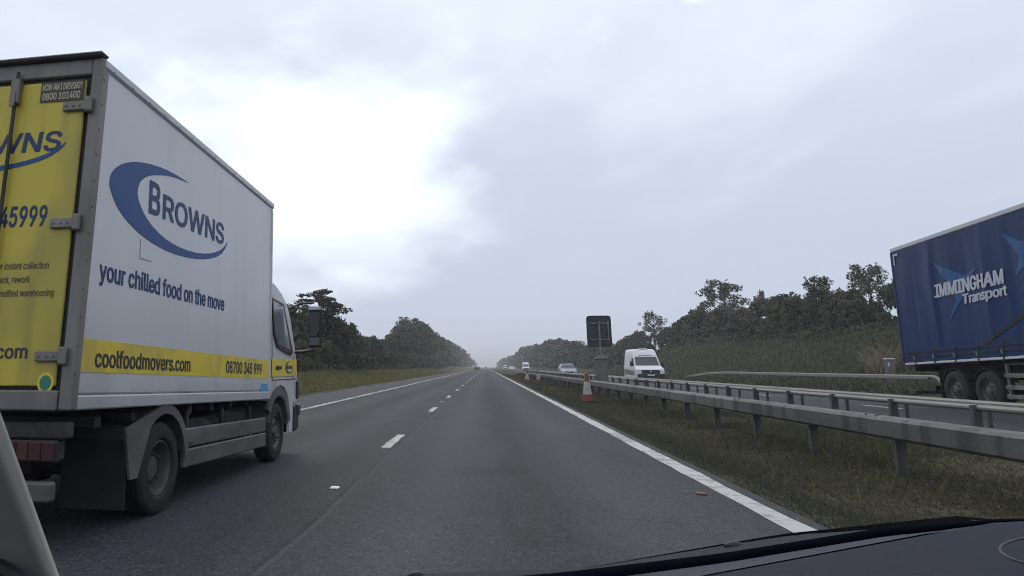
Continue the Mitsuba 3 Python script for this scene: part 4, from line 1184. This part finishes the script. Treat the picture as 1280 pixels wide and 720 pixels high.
def add_at(name, m, mt, parent, to, smooth=False, **k):
    return add(name, mikit.ply(m, mt, smooth), None, parent, to=to, **k)


def small_wheels(k, to, ys, hw, r):
    for y in ys:
        for s in (-1, 1):
            t = lathe_x([(0.09, r * 0.62), (0.105, r * 0.8), (0.09, r * 0.97), (0.0, r), (-0.09, r * 0.97), (-0.1, r * 0.6)], 24)
            M4 = np.diag([s, 1, 1, 1.0]); M4[:3, 3] = (s * hw, y, r)
            w = add_at('wheel', xform(t, M4), M_RUBBER, k, to, 35)
            add_at('rim', xform(lathe_x([(0.085, r * 0.63), (0.05, r * 0.55), (0.075, r * 0.25), (0.08, 0.001)], 18), M4), M_RIM, w, to, 35)


def van(x, y, z, rot, label, livery=True, group=None):
    """A high-roof panel van facing -y."""
    k = thing('van', label, 'van', group)
    to = place(x, y, z, rot).scale([1, 1, 0.94])
    hw = 0.98
    lower = rhull([(-hw + .06, -2.30, 0.42), (hw - .06, -2.30, 0.42), (-hw + .05, 2.6, 0.40), (hw - .05, 2.6, 0.40), (-hw + .04, -2.25, 0.95), (hw - .04, -2.25, 0.95), (-hw + .05, 2.6, 1.2), (hw - .05, 2.6, 1.2), (-hw + .08, -1.45, 1.25), (hw - .08, -1.45, 1.25)], 0.06)
    upper = rhull([(-hw + .07, -1.42, 1.18), (hw - .07, -1.42, 1.18), (-hw + .06, 2.6, 1.1), (hw - .06, 2.6, 1.1), (-hw + .16, -0.72, 2.05), (hw - .16, -0.72, 2.05), (-hw + .22, -0.25, 2.52), (hw - .22, -0.25, 2.52), (-hw + .30, 0.1, 2.62), (hw - .30, 0.1, 2.62),
                   (-hw + .20, 2.55, 2.50), (hw - .20, 2.55, 2.50), (-hw + .30, 2.5, 2.62), (hw - .30, 2.5, 2.62)], 0.06)
    body = add_at('body', cat(lower, upper), M_WHITE, k, to, 28)

    def front(zz_):  # y of the raked windscreen at height z
        return -1.503 + (zz_ - 1.18) * 0.805

    def strip(z0, z1, x0, x1, e=0.016):
        return hull([(sx * xx_, front(z_) - e_, z_) for z_, xx_ in ((z0, x0), (z1, x1)) for sx in (-1, 1) for e_ in (e, -0.05)])
    add_at('windscreen', strip(1.27, 2.02, 0.86, 0.77), M_GLASS, body, to)
    add_at('grille', cbox(-0.64, 0.64, -2.375, -2.30, 0.67, 0.97, 0.02), M_BLACK, k, to)
    add_at('badge', cyl((0, -2.385, 0.86), (0, -2.37, 0.86), 0.07, 14), M_TRIM, k, to)
    add_at('bumper', cbox(-0.96, 0.96, -2.43, -2.0, 0.14, 0.66, 0.05), M_BLACK, k, to)
    add_at('number_plate', cbox(-0.26, 0.26, -2.442, -2.431, 0.50, 0.61, 0.003), M_LAMP, k, to)
    for s in (-1, 1):
        add_at('headlight', hull([(s * 0.64, -2.375, 0.72), (s * 0.90, -2.33, 0.72), (s * 0.93, -2.10, 0.74), (s * 0.66, -2.34, 1.02), (s * 0.92, -2.22, 1.05), (s * 0.965, -2.05, 0.98)]), M_LAMP, k, to)
        xs = s * (hw + 0.012)
        w = hull([(s * (hw + 0.004) , -1.30, 1.30), (s * (hw + 0.004), -0.35, 1.26), (s * (hw - 0.055), -0.35, 1.92), (s * (hw - 0.055), -0.85, 1.92), (s * (hw - 0.08), -1.30, 1.30), (s * (hw - 0.08), -0.35, 1.26), (s * (hw - 0.15), -0.35, 1.92), (s * (hw - 0.15), -0.85, 1.92)])
        add_at('side_window', w, M_GLASS, body, to)
        add_at('mirror', rhull([(s * 1.02, -1.22, 1.30), (s * 1.20, -1.18, 1.30), (s * 1.02, -1.20, 1.62), (s * 1.18, -1.16, 1.62)], 0.035), M_BLACK, k, to, 30)
        if livery:
            add_at('side_livery', hull([(s * (hw + 0.022) + dx_, y_, z_) for dx_ in (0, -s * 0.03) for y_, z_ in ((-1.5, 0.55), (2.4, 0.55), (2.4, 1.02), (-1.5, 0.90))]), M_LIVERY, body, to)
    if livery:
        add_at('roof_beacon', cbox(-0.32, 0.32, -0.1, 0.12, 2.685, 2.76, 0.03), M_TRIM, k, to)
        add_at('roof_print', strip(2.13, 2.17, 0.5, 0.5), M_LIVERY, body, to)
    small_wheels(k, to, (-1.55, 1.85), 0.87, 0.34)
    return k


def car(x, y, z, rot, label, paint, group=None, name='car'):
    """A family hatchback facing -y."""
    k = thing(name, label, 'car', group)
    to = place(x, y, z, rot)
    hw = 0.88
    lower = rhull([(-hw + .10, -2.02, 0.32), (hw - .10, -2.02, 0.32), (-hw + .06, 1.95, 0.34), (hw - .06, 1.95, 0.34), (-hw + .14, -2.00, 0.62), (hw - .14, -2.00, 0.62), (-hw + .06, -1.6, 0.72), (hw - .06, -1.6, 0.72),
                   (-hw + .08, -1.05, 0.93), (hw - .08, -1.05, 0.93), (-hw + .10, 1.9, 0.98), (hw - .10, 1.9, 0.98), (-hw + .04, 0, 0.5), (hw - .04, 0, 0.5)], 0.05)
    upper = rhull([(-hw + .12, -1.0, 0.93), (hw - .12, -1.0, 0.93), (-hw + .12, 1.85, 0.95), (hw - .12, 1.85, 0.95), (-hw + .26, -0.25, 1.42), (hw - .26, -0.25, 1.42), (-hw + .28, 0.6, 1.47), (hw - .28, 0.6, 1.47), (-hw + .28, 1.45, 1.38), (hw - .28, 1.45, 1.38)], 0.04)
    body = add_at('body', cat(lower, upper), paint, k, to, 28)
    scr = lambda z_, e: -1.05 + (z_ - 0.93) * 1.53 - e  # noqa: E731
    add_at('windscreen', hull([(sx * xx_, scr(z_, e), z_) for z_, xx_ in ((0.98, 0.74), (1.40, 0.60)) for sx in (-1, 1) for e in (0.05, -0.03)]), M_GLASS, body, to)
    add_at('rear_window', hull([(sx * xx_, y_ + e, z_) for z_, xx_, y_ in ((1.02, 0.70, 1.87), (1.36, 0.58, 1.52)) for sx in (-1, 1) for e in (0.05, -0.03)]), M_GLASS, body, to)
    add_at('grille', cat(cbox(-0.46, 0.46, -2.078, -2.0, 0.48, 0.64, 0.02), cbox(-0.80, 0.80, -2.082, -1.9, 0.16, 0.42, 0.03)), M_BLACK, k, to)
    add_at('number_plate', cbox(-0.26, 0.26, -2.092, -2.083, 0.36, 0.46, 0.003), M_LAMP, k, to)
    for s in (-1, 1):
        add_at('headlight', hull([(s * 0.48, -2.055, 0.56), (s * 0.74, -1.96, 0.56), (s * 0.82, -1.70, 0.70), (s * 0.52, -2.02, 0.68), (s * 0.78, -1.78, 0.73)]), M_LAMP, k, to)
        add_at('tail_light', cbox(min(s * 0.62, s * 0.84), max(s * 0.62, s * 0.84), 1.93, 2.01, 0.72, 0.96, 0.02), M_RED, k, to)
        add_at('side_window', hull([(s * q, y_, z_) for q, y_, z_ in ((0.835, -0.75, 1.0), (0.835, 1.4, 1.02), (0.68, 1.15, 1.36), (0.68, -0.2, 1.38), (0.76, -0.75, 1.0), (0.76, 1.4, 1.02), (0.6, 1.15, 1.36), (0.6, -0.2, 1.38))]), M_GLASS, body, to)
        add_at('mirror', rhull([(s * 0.90, -0.72, 0.98), (s * 1.02, -0.70, 0.98), (s * 0.90, -0.70, 1.08), (s * 1.0, -0.68, 1.08)], 0.02), paint, k, to)
    small_wheels(k, to, (-1.28, 1.30), 0.78, 0.31)
    return k


van(12.12, 59.4, 0.089, 0, 'white high-roof van with brown lower sides coming towards us beyond the road sign')
car(9.1, 85.0, 0.089, 0, 'pale silver car coming towards us to the left of the road sign', M_SILVER)
van(11.5, 215.0, 0.089, 0, 'far-off white van coming towards us behind the barrier, left of the silver car', livery=False)
car(8.9, 255.0, 0.089, 0, 'tiny white car coming towards us, just left of the far-off white van', M_WHITE)
van(12.4, 470.0, 0.089, 0, 'white speck of a van at the foot of the farthest right-hand trees', livery=False)
car(-3.3, 262.0, 0.0, 180, 'dark car ahead of us in the left lane, last before the horizon gap', M_DARKCAR)
car(-3.2, 330.0, 0.0, 180, 'smaller dark car farther ahead in the left lane, just right of the other dark car', M_DARKCAR)
car(0.4, 560.0, 0.0, 180, 'tiny dark car ahead of us in our own lane at the vanishing point', M_DARKCAR)

# ------------------------------------------------------------------ the car we sit in
oc = thing('own_car', 'dark dashboard, bonnet edge and pale pillar trim of the car the view is taken from', 'car')


def loft(rows):
    rows = np.asarray(rows, float)
    a, b = rows.shape[:2]
    i = np.arange(a * b).reshape(a, b)
    return rows.reshape(-1, 3), np.stack([i[:-1, :-1], i[1:, :-1], i[1:, 1:], i[:-1, 1:]], -1).reshape(-1, 4)


def along(px, n=24):
    px = np.asarray(px, float)
    t = np.linspace(px[0, 0], px[-1, 0], n)
    return np.stack([t] + [np.interp(t, px[:, 0], px[:, k]) for k in range(1, px.shape[1])], -1)


# bonnet: crest line and the surface that falls away before and behind it (x, y, z)
cr_ = along([(-0.60, 1.62, 0.67), (-0.15, 1.62, 0.760), (0.20, 1.62, 0.789), (0.48, 1.60, 0.851), (0.62, 1.58, 0.881), (0.95, 1.5, 0.93)], 40)
rows = []
for y, dz in ((2.35, -0.30), (2.0, -0.155), (1.75, -0.035), (None, 0.0), (1.3, 0.045), (0.98, 0.075)):
    r = cr_.copy()
    if y is not None:
        r[:, 1] = y; r[:, 2] = cr_[:, 2] + dz
    rows.append(r)
add('bonnet', tri(loft(rows)), M_BONNET, oc, True, label='dark bonnet edge')
for x, z in ((-0.156, 0.760), (0.475, 0.849)):
    add('washer_nozzle', rhull([(x - 0.014, 1.60, z), (x + 0.014, 1.60, z), (x - 0.004, 1.60, z + 0.003), (x + 0.006, 1.60, z + 0.003)], 0.006), M_BLACK, oc, 40)
# scuttle / black band at the foot of the windscreen (top edge, lower edge)
band_t = along([(-0.24, 0.80, 0.940), (-0.114, 0.80, 0.968), (0.07, 0.80, 0.991), (0.224, 0.80, 1.017), (0.365, 0.79, 1.049), (0.46, 0.76, 1.068), (0.60, 0.72, 1.075)], 40)
band_b = along([(-0.22, 0.735, 0.92), (0.0, 0.735, 0.966), (0.156, 0.735, 1.004), (0.298, 0.735, 1.038), (0.425, 0.73, 1.070), (0.56, 0.71, 1.082)], 40)
add('windscreen_band', tri(loft([band_t - [0, 0.0, 0.10], band_t, band_t * 0.5 + band_b * 0.5 - [0, 0, 0.004], band_b])), M_FRIT, oc, True, label='black band at the foot of the windscreen')
dash_rows = [band_b - [0, 0, 0.03], band_b + [0, -0.004, 0.0]]
for s in (0.62, 0.5, 0.38, 0.30):
    r = band_b.copy(); r[:, 1] = s * band_b[:, 1] / 0.735; r[:, 2] += 0.006 * (0.44 < s < 0.56) * (r[:, 0] > 0.2); r[:, 2] -= 0.10 * (0.735 - s) ** 1.0 * 0.35
    dash_rows.append(r)
r = dash_rows[-1].copy(); r[:, 2] -= 0.2; dash_rows.append(r)
add('dashboard', tri(loft(dash_rows)), M_DASH, oc, 35, label='dark blue-grey dashboard top')
ring = [(0.41 + 0.052 * math.cos(a), 0.60 + 0.052 * math.sin(a), 1.074 + 0.045 * math.cos(a) * 0.15) for a in np.linspace(0, 2 * math.pi, 33)]
add('speaker_ring', tube(ring, 0.0009, 6), M_BLACK, oc, 40)
# pillar trim
pt = [(-0.544, 0.85, 0.938), (-0.477, 0.62, 1.160), (-0.42, 0.40, 1.36), (-0.66, 0.80, 0.93), (-0.60, 0.57, 1.16), (-0.55, 0.36, 1.36), (-0.545, 0.87, 0.90), (-0.67, 0.84, 0.88)]
add('pillar_trim', rhull(pt, 0.012), M_PILLAR, oc, 30, label='pale beige windscreen pillar trim at the lower left')
add('pillar_seal', tube([(-0.575, 0.74, 0.99), (-0.545, 0.755, 0.975), (-0.51, 0.765, 0.955), (-0.47, 0.77, 0.935)], 0.010, 8), M_SEAL, oc, 40)

# ------------------------------------------------------------------ air
scene['air'] = dict(type='homogeneous', albedo={'type': 'rgb', 'value': [0.95, 0.955, 0.965]}, sigma_t=0.00075)
scene['haze'] = dict(type='cube', to_world=T().translate([0, 1750, 15.0]).scale([2600, 2350, 17.0]), bsdf={'type': 'null'}, interior={'type': 'ref', 'id': 'air'})
labels['haze'] = {'kind': 'stuff', 'label': 'thin grey haze over the distant road and trees', 'category': 'haze'}
CAM['medium'] = {'type': 'ref', 'id': 'air'}
scene['camera'] = CAM
